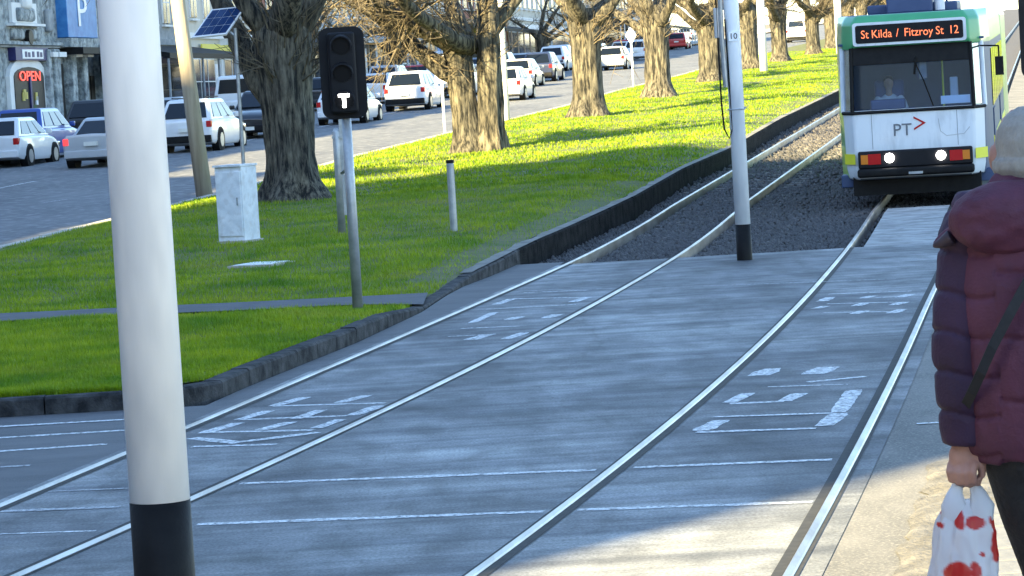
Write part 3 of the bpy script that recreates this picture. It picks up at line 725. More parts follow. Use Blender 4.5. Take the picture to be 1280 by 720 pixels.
fbox('relief_block', 16, 10, 37, 27, .26, 'stone_pale', bevel=.12); fbox('relief_block', 22, -4, 31, 12, .34, 'render_white', bevel=.15); fbox('relief_block', 12, 36, 46, 50, .2, 'stone_pale', bevel=.1)
q = MB(); ax, az = fa(28, 47); q.cyl((ax, -.25, az), (0, 1, 0), .28, .2, 16); q.obj('round_vent', 'shop_dark', A)
bn = fbox('banner', 70, -8, 107, 48, .45, 'sign_blue', bevel=.03)
bx, bz = fa(88, 17); tp = text('banner_letter', 'P', 1.75, 'sign_white', bn, (bx, -.47, bz), ext=.01); tp.scale = (1.6, 1, 1)
fbox('banner_ledge', 69, 49, 109, 60, .6, 'stone_pale'); fbox('canopy', 73, 61, 108, 69, 1.0, 'trim_black')
for x0, x1 in ((60, 67), (81, 87), (96, 101), (119, 126), (52, 56)): fbox('pilaster', x0, 62, x1, 172, .38, 'stone_pale', bevel=.06); fbox('capital', x0 - 1, 66, x1 + 1, 72, .5, 'render_white')
for x0, x1, y0 in ((68.5, 79, 80), (89, 94.5, 78), (103, 112, 92), (113.5, 118, 95)): fbox('window', x0, y0, x1, 152, .06, 'shop_dark')
q = MB(); ax, az = fa(111, 82); q.cyl((ax, -.75, az), (0, 1, 0), .9, .08, 28); rs = q.obj('round_sign', 'trim_black', A)
for dz in (-.3, 0, .3): q = MB(); q.box((ax - .5, -.81, az + dz - .05), (ax + .5, -.785, az + dz + .05)); q.obj('sign_stroke', 'render_grey', rs)
ax, az = fa(119, 108); bx, _ = fa(134, 108); q = MB(); q.add([(ax, -.0, az + .5), (bx, 0, az + .5), (bx, -1.4, az - .1), (ax, -1.4, az - .1), (ax, 0, az + .35), (bx, 0, az + .35)], [(0, 1, 2, 3), (0, 3, 4), (1, 5, 2), (4, 3, 2, 5)]); q.obj('awning', 'trim_black', A)
for i in range(4):
    x = 58 + i * 17
    if i != 1: fbox('relief_block', x - 3, 12, x + 3, 40, .2, 'stone_grey', bevel=.08)
q = MB(); q.box((-.1, -.4, 8.6), (WA + .1, .3, 9.9)); q.obj('parapet', 'stone_pale', A); q = MB(); q.box((0, .3, 9.2), (WA, 12, 9.5)); q.obj('roof', 'roof_iron', A)
# --- the rest of the row up the hill, and down it beyond the frame (they shade the carriageway)
t = tA1 + .06
row = [('dark shopfront building with verandah beside the ornate stone shop', 13.5, 8.6, 'stone_grey', 'shop_dark', 'stone_grey', 'trim_black', 'sign_navy'),
       ('pale rendered two storey shop behind the white van', 11.5, 8.0, 'render_cream', 'sign_white', 'render_white', None, 'sign_yellow'),
       ('red brick shop with dark verandah behind the signal head', 13, 8.4, 'brick_red', 'shop_dark', 'render_cream', 'trim_black', 'sign_red'),
       ('grey rendered shop with white verandah behind the parked utility van', 14, 8.0, 'render_grey', 'shop_dark', 'render_white', 'render_white', None),
       ('tan brick shop with a red sign board up the hill', 14, 8.8, 'brick_tan', 'shop_dark', 'render_cream', 'trim_black', 'sign_red'),
       ('white rendered shop with a blue sign board up the hill', 16, 8.2, 'render_white', 'sign_blue', 'render_cream', None, 'sign_blue'),
       ('brown brick shop with a yellow sign board up the hill', 18, 8.6, 'brick_red', 'shop_dark', 'brick_tan', 'trim_black', 'sign_yellow'),
       ('long cream building far up the hill beyond the red car', 40, 8.5, 'render_cream', 'shop_dark', 'render_white', None, 'sign_white'),
       ('long pale grey building at the far end of the row', 60, 9, 'render_grey', 'shop_dark', 'render_white', 'trim_black', None)]
for lab, w, h, wall, shop, trim, ver, sg in row:
    terrace('terrace_building', lab, t, w - .05, h, wall, shop=shop, trim=trim, verandah=ver, sign=sg); t += w
t = tA0 - .05
for lab, w, h, wall in [('stone terrace next down the hill from the ornate shop', 15, 11, 'stone_grey'), ('cream terrace two doors down the hill from the ornate shop', 15, 11.2, 'render_cream'), ('brick terrace three doors down the hill from the ornate shop', 14, 11, 'brick_red')]:
    t -= w; terrace('terrace_building', lab, t, w - .05, h, wall, verandah=None)

terrace('terrace_building', 'tall brick terrace added lowest down the hill to shade the carriageway, out of frame', 21.5 / DV.y, 30, 15, 'brick_red', storeys=5, verandah=None)  # added unseen, tall enough to shade the carriageway
terrace('terrace_building', 'narrow cream terrace added beside the sun gap to shade the carriageway, out of frame', 55.3 / DV.y, t - 55.3 / DV.y - .05, 11.5, 'render_cream', verandah=None)  # added unseen; the gap before it lets a sun strip through
# --- unseen blocks added behind the stop to cast shade across the crossing
SN = Vector((SUN_H.y, -SUN_H.x))
def block(name, label, n0, n1, s1, dep, h, wall):
    o = SN * n0 + SUN_H * (s1 - dep); r = root(name, label, 'building', (o.x, o.y, 0), math.atan2(SN.y, SN.x), None)
    w = n1 - n0; m = MB(); m.box((0, 0, -.5), (w, dep, h)); m.obj('wall', wall, r)
    c = MB(); c.box((-.2, -.2, h - .4), (w + .0, dep + .0, h + .02)); c.obj('parapet', 'render_grey', r)
    for f in range(int(h / 3.3)):
        for i in range(max(2, int(w / 4))):
            xc = w * (i + .5) / max(2, int(w / 4)); q = MB(); q.box((xc - 1.2, dep - .02, f * 3.3 + 1), (xc + 1.2, dep + .04, f * 3.3 + 2.6)); q.obj('window', 'window_glass', r)
TE = math.tan(EL)
block('shade_block', 'unseen tall block added to shade the crossing, behind the near kerb corner, out of frame', -42.4, -9.4, -15, 16, .6 + 79 * TE, 'render_grey')  # added mass, shaped to the shade band over lawn and tracks
block('shade_wing', 'unseen narrow wing added to shade the lawn edge and timber pole, out of frame', -49, -44.6, -15, 16, 2.3 + 69 * TE, 'render_grey')  # added to shade the foot of the timber pole
block('walker_shade_block', 'unseen brick block added to shade the walker, behind the tram stop, out of frame', -4.6, 20, -16, 14, 14, 'brick_red')  # added to put the walker in shade, leaving a sunlit slot

# ================================================================== TREES
def ring_trunk(mb, prof, seed, n=44, lean=(0, 0), off=(0, 0)):
    """fluted, ridged old elm trunk; prof = (z, radius)"""
    zs = np.linspace(prof[0][0], prof[-1][0], 46); rings = []
    for z in zs:
        r0 = float(np.interp(z, [p[0] for p in prof], [p[1] for p in prof])); ring = []
        for j in range(n):
            a = 2 * math.pi * j / n
            v = Vector((math.cos(a) * 1.1, math.sin(a) * 1.1, z * .22 + seed))
            fl = .2 * mnoise.noise(v) + .11 * mnoise.noise(Vector((math.cos(a) * 3.2, math.sin(a) * 3.2, z * .6 + seed)))
            rd = .055 * mnoise.noise(Vector((math.cos(a) * 8, math.sin(a) * 8, z * 1.1 + seed))) + .035 * mnoise.noise(Vector((math.cos(a) * 16, math.sin(a) * 16, z * 2.4 + seed)))
            butt = .3 * max(0, 1 - z / .6) * abs(math.sin(a * 2.5 + seed)) if z < .7 else 0
            rr = r0 * (1 + fl + butt) + rd
            ring.append((math.cos(a) * rr + lean[0] * z + off[0], math.sin(a) * rr + lean[1] * z + off[1], z))
        rings.append(ring)
    mb.loft(rings)
def wander(p, d, L, n, wob, grav, rnd):
    pts = [p.copy()]; d = d.normalized()
    for i in range(n):
        d = (d + Vector((rnd.gauss(0, wob), rnd.gauss(0, wob), rnd.gauss(0, wob) + grav))).normalized(); p = p + d * (L / n); pts.append(p.copy())
    return pts, d
def tree_meshes(seed, limbs, low=False, brush=45, stem2=None, first=3):
    rnd = random.Random(seed); tr = MB(); cw = MB()
    if stem2:
        ring_trunk(tr, [(-.35, .5), (0, .46), (.35, .4), (1.0, .36), (1.9, .35), (2.6, .38), (3.05, .36), (3.45, .25)], seed * 3.1, 44, (-.07, .0), (-.2, 0))
        ring_trunk(tr, [(-.3, .42), (0, .38), (1.0, .31), (2.2, .29), (3.4, .27), (5, .2)], seed * 5.3, 36, stem2, (.33, -.12))
    else: ring_trunk(tr, [(-.35, .66), (0, .6), (.35, .5), (1.0, .46), (1.9, .455), (2.6, .5), (3.05, .5), (3.45, .3)], seed * 3.1)
    for (az, el, h, r0, L) in limbs:
        d = Vector((math.cos(az) * math.cos(el), math.sin(az) * math.cos(el), math.sin(el)))
        pts, dd = wander(Vector((math.cos(az) * .12, math.sin(az) * .12, h)), d, L, 9, .13, .06, rnd)
        rad = [r0 * (1 - .8 * (i / 9) ** .8) * (1 + .1 * math.sin(i * 2.2)) for i in range(10)]
        tr.tube(pts, rad, 12)
        for i in range(first, 10):
            for _ in range(1 if pts[i].z > 4.6 else 2):
                b = (dd * .35 + Vector((rnd.gauss(0, 1), rnd.gauss(0, 1), rnd.gauss(.25, .6)))).normalized()
                Lb = rnd.uniform(1.4, 3.0); bp, bd = wander(pts[i], b, Lb, 5, .2, .02 if not low else -.02, rnd)
                rb = max(.02, rad[i] * .42); cw.tube(bp, [rb, rb * .8, rb * .6, rb * .45, rb * .3, rb * .15], 5, False)
                for k in range(1, 6):
                    for _ in range(3 if bp[k].z < 4.8 else (1 if rnd.random() < .6 else 0)):
                        td = (bd * .5 + Vector((rnd.gauss(0, 1), rnd.gauss(0, 1), rnd.gauss(.15 if not low else -.12, .8)))).normalized()
                        tp, t2 = wander(bp[k], td, rnd.uniform(.5, 1.3), 3, .22, -.03, rnd); cw.tube(tp, [.014, .011, .008, .004], 3, False)
                        for _ in range(2):
                            sp, _d = wander(tp[rnd.choice((1, 2))], (t2 + Vector((rnd.gauss(0, .9), rnd.gauss(0, .9), rnd.gauss(0, .9)))).normalized(), rnd.uniform(.3, .7), 2, .2, -.02, rnd); cw.tube(sp, [.008, .006, .003], 3, False)
    for _ in range(brush):
        az = rnd.uniform(0, 6.28); z = rnd.uniform(2.0, 3.5); p = Vector((math.cos(az) * .42, math.sin(az) * .42, z))
        d = Vector((math.cos(az) * .7, math.sin(az) * .7, rnd.uniform(.2, 1.2)))
        tp, t2 = wander(p, d, rnd.uniform(.5, 1.4), 4, .2, .08, rnd); cw.tube(tp, [.02, .016, .012, .008, .004], 4, False)
        for _ in range(2):
            sp, _d = wander(tp[2], (t2 + Vector((rnd.gauss(0, .7), rnd.gauss(0, .7), rnd.gauss(0, .5)))).normalized(), rnd.uniform(.3, .7), 2, .2, 0, rnd); cw.tube(sp, [.009, .007, .004], 3, False)
    return tr.mesh('trunk', 'bark', True), cw.mesh('crown', 'twig')
def lm(seed, n, low=None):
    rnd = random.Random(seed); out = []
    for i in range(n): out.append((2 * math.pi * i / n + rnd.uniform(-.4, .4), rnd.uniform(.55, 1.15), rnd.uniform(2.4, 3.0), rnd.uniform(.22, .32), rnd.uniform(5, 7.5)))
    return out + (low or [])
VAR = [tree_meshes(1, lm(1, 4, [(2.9, 1.12, 1.7, .3, 5.5)]), brush=90, first=4),
       tree_meshes(2, lm(2, 3, [(3.05, .42, 1.8, .3, 6.2), (3.5, .3, 2.5, .2, 6.0), (2.6, .25, 2.7, .18, 5.5), (3.2, .12, 3.0, .14, 5.0), (3.9, .35, 2.9, .16, 5.0)]), low=True, brush=50, stem2=(.03, -.03)),
       tree_meshes(3, lm(3, 5)), tree_meshes(4, lm(4, 4, [(.3, .5, 2.3, .24, 5)])), tree_meshes(5, lm(5, 5, [(2.9, .6, 2.2, .22, 4.5)]), brush=60)]
def tree(label, base, var, rz=0, sc=1.0, group='bare elms along the median'):
    r = root('elm_tree', label, 'tree', base, rz, group); r.scale = (sc, sc, sc)
    for nm, me in zip(('trunk', 'crown'), VAR[var]):
        o = link(bpy.data.objects.new(nm, me)); o.parent = r
    return r
def TG(x, y):
    p = G(x, y, .22)
    for _ in range(4): p = G(x, y, goff(p.x, p.y))
    return p
ORD = ['second', 'third', 'fourth', 'fifth', 'sixth', 'seventh', 'eighth', 'ninth', 'tenth', 'eleventh', 'twelfth', 'thirteenth', 'fourteenth', 'fifteenth']
tp_ = [(368, 249, 0, 0, 1.06), (598, 190, 1, 0, 1.0), (737, 146, 2, 1.0, 1.0), (824, 121, 3, 2.2, 1.0), (889, 102, 4, .4, 1.0), (937, 87, 2, 3.6, .98), (975, 77, 3, 4.4, 1.0), (1017, 68, 4, 2.6, .85)]
TREES = [TG(x, y) for x, y, *_ in tp_]
print('trees', [(round(p.x, 1), round(p.y, 1), round(p.z, 2)) for p in TREES])
for i, (p, (_, _, v, rz, sc)) in enumerate(zip(TREES, tp_)):
    if i == 0: lab = 'big bare elm with dark fluted trunk and twig tufts beside the white cabinet'
    elif i == 1: lab = 'bare elm with two stems and low drooping branches, second along the median'
    else: lab = ORD[i - 1] + ' bare elm up the median counted from the white cabinet'
    tree(lab, p, v, rz, sc)
step = (TREES[6] - TREES[2]) / 4
for i in range(8, 15):
    p = TREES[7] + step * (i - 7); p.z = zt(p.y) + goff(p.x, p.y); tree(ORD[i - 1] + ' bare elm up the median counted from the white cabinet', p, 2 + i % 3, i * 1.3, random.uniform(.9, 1.05))
for i, y in enumerate((150, 172, 196, 222, 250, 285)):      # street trees on the footpath
    tree(['first', 'second', 'third', 'fourth', 'fifth', 'sixth'][i] + ' bare street tree on the shop footpath, counted from the ornate shop', (XP(y) - .8, y, zt(y) + .13), 2 + (i + 1) % 3, i * 2.1, .72, 'bare trees on the shop footpath')

# ================================================================== POLES AND SMALL STREET THINGS
def pole_root(name, label, cat, foot, off, group=None):
    p = G(*foot, off) if not isinstance(foot, Vector) else foot
    return root(name, label, cat, p, 0, group), p
def tram_pole(label, foot, rad, split, hgt, num=None):
    r = root('tram_pole', label, 'pole', foot, 0, 'white overhead wire poles between the tracks')
    m = MB(); m.tube([(0, 0, split), (0, 0, hgt * .5), (0, 0, hgt)], [rad, rad * .985, rad * .93], 40); m.obj('shaft', 'white_paint', r, smooth=False, bevel=0); r.children[-1].data.polygons.foreach_set('use_smooth', [len(p.vertices) == 4 for p in r.children[-1].data.polygons])
    m = MB(); m.tube([(0, 0, -.3), (0, 0, .0), (0, 0, split)], [rad * 1.012] * 3, 40); b = m.obj('black_base_band', 'black_paint', r); b.data.polygons.foreach_set('use_smooth', [len(p.vertices) == 4 for p in b.data.polygons])
    m = MB(); m.cyl((0, 0, hgt + .02), (0, 0, 1), rad * .97, .06, 32); m.obj('cap', 'galvanised', r)
    for s in (-1, 1):
        m = MB(); m.tube([(0, 0, hgt - .8), (s * 1.9, .3, hgt - .35)], .035, 10); m.tube([(0, 0, hgt - .15), (s * 1.9, .3, hgt - .35)], .012, 6); m.obj('bracket_arm', 'galvanised', r)
    return r
npole = tram_pole('thick white pole with black base between the tracks at the stop line', Vector((-1.715, 15.0, 0)), .142, .515, 7.2)
cp = G(931, 325)
cpole = tram_pole('slim white numbered pole with black base beside the ballast edge', cp, .102, .475, 7.2)
rad = .102
m = MB(); m.tube([(-.13, -.05, 2.3), (-.15, -.05, 3.0), (-.14, -.05, 4.2)], .035, 8); m.obj('cable_conduit', 'galvanised', cpole)
m = MB(); m.tube([(-.2, -.05, 4.2), (-.2, -.05, 2.1), (-.18, -.05, 1.75), (-.12, -.06, 1.62), (-.07, -.06, 1.75), (-.08, -.06, 2.2), (-.1, -.08, 3.2)], .012, 6); m.obj('cable', 'trim_black', cpole)
m = MB(); m.tube([(-.12, 0, 2.0), (.13, -.02, 2.02)], .012, 6); m.tube([(math.cos(a) * .108, math.sin(a) * .108, 2.0) for a in np.linspace(0, 6.28, 16)], .01, 5); m.obj('band_clamp', 'galvanised', cpole)
m = MB(); m.box((-.24, -.06, 2.95), (-.14, .03, 3.35)); m.obj('junction_box', 'car_silver', cpole, bevel=.01)
z1 = P(927, 45, cp.y).z - cp.z
m = MB(); m.box((-.062, -.112, z1 - .06), (.062, -.1, z1 + .06)); np_ = m.obj('number_plate', 'white_paint', cpole)
text('number', '10', .11, 'trim_black', np_, (0, -.115, z1), ext=.002)
# tram signal with T aspect
r, p = pole_root('tram_signal', 'black tram signal showing a white T on a galvanised post', 'traffic signal', (447, 380), .15)
zz = lambda x, y: P(x, y, p.y).z - p.z
zb, ztp = zz(433, 148), zz(426, 34)
m = MB(); m.tube([(0, 0, -.2), (0, 0, zb + .3)], [.058, .052], 16); m.obj('post', 'galvanised', r, smooth=True)
wv = .25; hc = (zb + ztp) / 2
def rrect(hw, hh, rr, n=6):
    pts = []
    for cx, cz, a0 in ((hw - rr, hh - rr, 0), (-hw + rr, hh - rr, 90), (-hw + rr, -hh + rr, 180), (hw - rr, -hh + rr, 270)):
        for i in range(n + 1): a = R(a0 + 90 * i / n); pts.append((cx + rr * math.cos(a), cz + rr * math.sin(a)))
    return pts
m = MB(); slab_poly(m, [(x, z + hc) for x, z in rrect(wv, (ztp - zb) / 2, .11)], -.075, -.055); bb = m.obj('backboard', 'signal_black', r)
m = MB(); m.box((-.15, -.2, zb + .06), (.15, .12, ztp - .06)); m.obj('housing', 'signal_black', r, bevel=.03)
for i in range(3):
    zc = zb + .2 + i * (ztp - zb - .4) / 2
    m = MB(); m.cyl((0, -.205, zc), (0, 1, 0), .1, .02, 24); ln = m.obj('lens', 'lens_dark', r)
    m = MB(); rg = []
    for k in range(13):
        a = math.pi * (-.1 + 1.2 * k / 12); rg.append((math.cos(a), math.sin(a)))
    m.loft([[(c * .12, -.2, zc + s_ * .12) for c, s_ in rg] + [(c * .105, -.2, zc + s_ * .105) for c, s_ in rg[::-1]], [(c * .12, -.27 if i else -.225, zc + s_ * .12 - .02) for c, s_ in rg] + [(c * .105, -.27 if i else -.225, zc + s_ * .105 - .02) for c, s_ in rg[::-1]]]); m.obj('visor', 'signal_black', r)
    if i == 0:
        m = MB(); m.box((-.06, -.232, zc + .035), (.06, -.217, zc + .068)); m.box((-.018, -.232, zc - .08), (.018, -.217, zc + .034)); m.obj('t_light', 't_glow', ln)
m = MB(); m.tube([(-.02, .0, 1.5), (-.1, .3, 1.45)], .02, 8); m.obj('bracket', 'galvanised', r)
# galvanised stay post behind the signal
r, p = pole_root('stay_post', 'pale galvanised post with a strap standing behind the tram signal', 'post', (428, 295), .27)
h = P(422, 165, p.y).z - p.z
m = MB(); m.tube([(0, 0, -.2), (0, 0, h), (.0, 0, h + .06)], [.062, .06, .03], 14); m.obj('tube', 'galvanised', r, smooth=True)
m = MB(); m.box((.05, -.03, h * .2), (.1, .0, h * 1.12)); m.box((-.07, -.05, h - .1), (.12, .05, h - .06)); m.obj('strap', 'galvanised', r)
# short marker post
r, p = pole_root('marker_post', 'short grey steel post standing alone on the lawn near the kerb', 'post', (568, 296), .22)
h = P(563, 203, p.y).z - p.z
m = MB(); m.tube([(0, 0, -.2), (0, 0, h - .03), (0, 0, h)], [.058, .058, .045], 14); m.obj('tube', 'galvanised', r); m = MB(); m.cyl((0, 0, h + .015), (0, 0, 1), .062, .05, 14); m.obj('cap', 'trim_black', r)
# service cabinet
r, p = pole_root('service_cabinet', 'white weathered service cabinet on the lawn beside the big elm', 'cabinet', (298, 304), .27)
h = P(292, 208, p.y).z - p.z; s = F / p.y; w = 23 / s
r.rotation_euler = (0, 0, R(-24))
m = MB(); m.box((-w * .82, -.2, -.1), (w * .82, .3, h)); m.obj('body', 'cabinet_paint', r, bevel=.012)
m = MB(); m.box((-w * .74, -.222, .12), (w * .74, -.2, h - .08)); d = m.obj('door', 'cabinet_paint', r, bevel=.006)
m = MB(); m.box((w * .5, -.24, h * .5), (w * .56, -.221, h * .6)); m.obj('handle', 'galvanised', d); m = MB(); m.box((-w * .86, -.24, h), (w * .86, .32, h + .03)); m.obj('lid', 'cabinet_paint', r)
m = MB(); m.box((-w * .9, -.26, -.1), (w * .9, .36, .05)); m.obj('plinth', 'footpath_concrete', r)
# pit lid
p = TG(327, 331); r = root('pit_lid', 'pale concrete pit lid set in the lawn before the cabinet', 'pit lid', p, R(-20))
m = MB(); m.box((-.33, -.42, -.1), (.33, .42, .02)); m.obj('frame', 'footpath_concrete', r); m = MB(); m.box((-.27, -.36, .0), (.27, .36, .028)); m.obj('cover', 'plastic_white', r)
# leaning timber pole
r, p = pole_root('timber_pole', 'leaning timber power pole at the edge of the lawn', 'pole', (255, 240), .2)
top = P(222, 0, p.y) - p; d = top / top.z
m = MB(); m.tube([d * -.3, d * 2.5, d * 5, d * 9.5], [.185, .165, .155, .13], 16); m.obj('shaft', 'timber_pole', r, smooth=True)
m = MB(); q = d * 8.8; m.box((q.x - 1.1, -.06, 8.75), (q.x + 1.1, .06, 8.87)); m.obj('crossarm', 'timber_pole', r)
# solar panel post
r, p = pole_root('solar_post', 'thin grey post carrying a tilted solar panel behind the white cabinet', 'solar panel', (308, 262), .22)
q = P(293, 45, p.y) - p; m = MB(); m.tube([(0, 0, -.2), (0, 0, q.z + .15)], .036, 12); m.obj('post', 'galvanised', r)
Pc = P(274, 29, p.y) - p; sx = F / p.y
e1 = Vector((1, .1, .05)).normalized() * (19.5 / sx); e2 = Vector((.42, .7, .62)).normalized(); e2 = e2 * ((16 / sx) / e2.z); n_ = e1.cross(e2).normalized()
def quad_box(mb, c, a, b, n, th): mb.add([c - a - b, c + a - b, c + a + b, c - a + b, c - a - b + n * th, c + a - b + n * th, c + a + b + n * th, c - a + b + n * th], [(0, 3, 2, 1), (4, 5, 6, 7), (0, 1, 5, 4), (1, 2, 6, 5), (2, 3, 7, 6), (3, 0, 4, 7)])
if n_.y > 0: n_ = -n_
m = MB(); quad_box(m, Pc, e1 * 1.1, e2 * 1.08, n_, .04); fr = m.obj('panel_frame', 'sign_white', r)
for i in range(4):
    for j in range(3):
        m = MB(); quad_box(m, Pc + e1 * (-.75 + .5 * i) + e2 * (-.66 + .66 * j) + n_ * .03, e1 * .235, e2 * .31, n_, .018); m.obj('solar_cell', 'solar_cell', fr)
m = MB(); m.tube([(0, 0, q.z), Pc - n_ * .02], .03, 8); m.obj('bracket', 'galvanised', r); m = MB(); m.box((Pc.x + .0, -.1, Pc.z - .42), (Pc.x + .14, .1, Pc.z - .3)); m.obj('control_box', 'plastic_white', r)
# other posts up the median
def slim_post(name, label, foot, topxy, rad, mat, cat='post', head=None, off=.2):
    r, p = pole_root(name, label, cat, foot, off); t_ = P(*topxy, p.y) - p
    m = MB(); m.tube([(0, 0, -.2), (t_.x * .0, 0, t_.z)], [rad, rad * .9], 14); m.obj('shaft', mat, r, smooth=True)
    if head == 'sign':
        m = MB(); s_ = .32; m.add([(0, -.04, t_.z - s_ * 1.3), (s_ * .8, -.04, t_.z), (0, -.04, t_.z + s_ * 1.3), (-s_ * .8, -.04, t_.z), (0, -.02, t_.z - s_ * 1.3), (s_ * .8, -.02, t_.z), (0, -.02, t_.z + s_ * 1.3), (-s_ * .8, -.02, t_.z)], [(0, 1, 2, 3), (7, 6, 5, 4), (0, 4, 5, 1), (1, 5, 6, 2), (2, 6, 7, 3), (3, 7, 4, 0)]); m.obj('sign_plate', 'sign_white', r)
    if head == 'board':
        m = MB(); m.box((-.22, -.04, t_.z - .6), (.22, -.015, t_.z)); m.obj('sign_plate', 'sign_white', r)
    if head == 'lamp':
        m = MB(); m.tube([(0, 0, t_.z), (-1.6, .2, t_.z + .5)], .04, 8); m.obj('arm', mat, r); m = MB(); m.box((-2.2, .1, t_.z + .44), (-1.5, .35, t_.z + .58)); m.obj('lamp_head', 'galvanised', r)
    return r
slim_post('sign_post', 'thin white post on the lawn left of the two stemmed elm', (556, 163), (550, 80), .045, 'white_paint', 'sign', 'board')
slim_post('street_lamp', 'tall pale street lamp post right of the two stemmed elm', (634, 150), (618, -160), .1, 'plastic_white', 'street lamp', 'lamp')
slim_post('sign_post', 'thin white post with a diamond sign beside the fourth elm', (792, 108), (790, 44), .05, 'white_paint', 'sign', 'sign')
slim_post('street_lamp', 'tall white lamp post behind the sixth elm', (955, 92), (950, -90), .2, 'plastic_white', 'street lamp', 'lamp')
slim_post('street_lamp', 'tall white lamp post near the tram roof', (1050, 70), (1044, -60), .22, 'plastic_white', 'street lamp', 'lamp')
slim_post('bollard', 'small white marker beside the lamp post', (622, 152), (619, 58), .05, 'white_paint', 'post', None)
# dark signal head seen at the right edge
q = P(1290, 40, 30.0); foot = Vector((q.x + .12, 30.0, -.01)); r = root('traffic_signal', 'back of a black signal head at the right beside the tracks', 'traffic signal', foot)
hz = P(1285, 0, 30.0).z; lz = P(1285, 98, 30.0).z; ex = P(1273, 50, 30.0).x - foot.x
m = MB(); m.tube([(0, 0, 0), (0, 0, hz + 1.2)], .06, 14); m.obj('post', 'galvanised', r)
m = MB(); slab_poly(m, [(x + ex + .25, z + lz + .6) for x, z in rrect(.25, .6, .1)], -.1, -.08); m.obj('backboard', 'signal_black', r); m = MB(); m.box((ex + .1, -.078, lz + .1), (ex + .4, .12, lz + 1.1)); m.obj('housing', 'signal_black', r, bevel=.03)

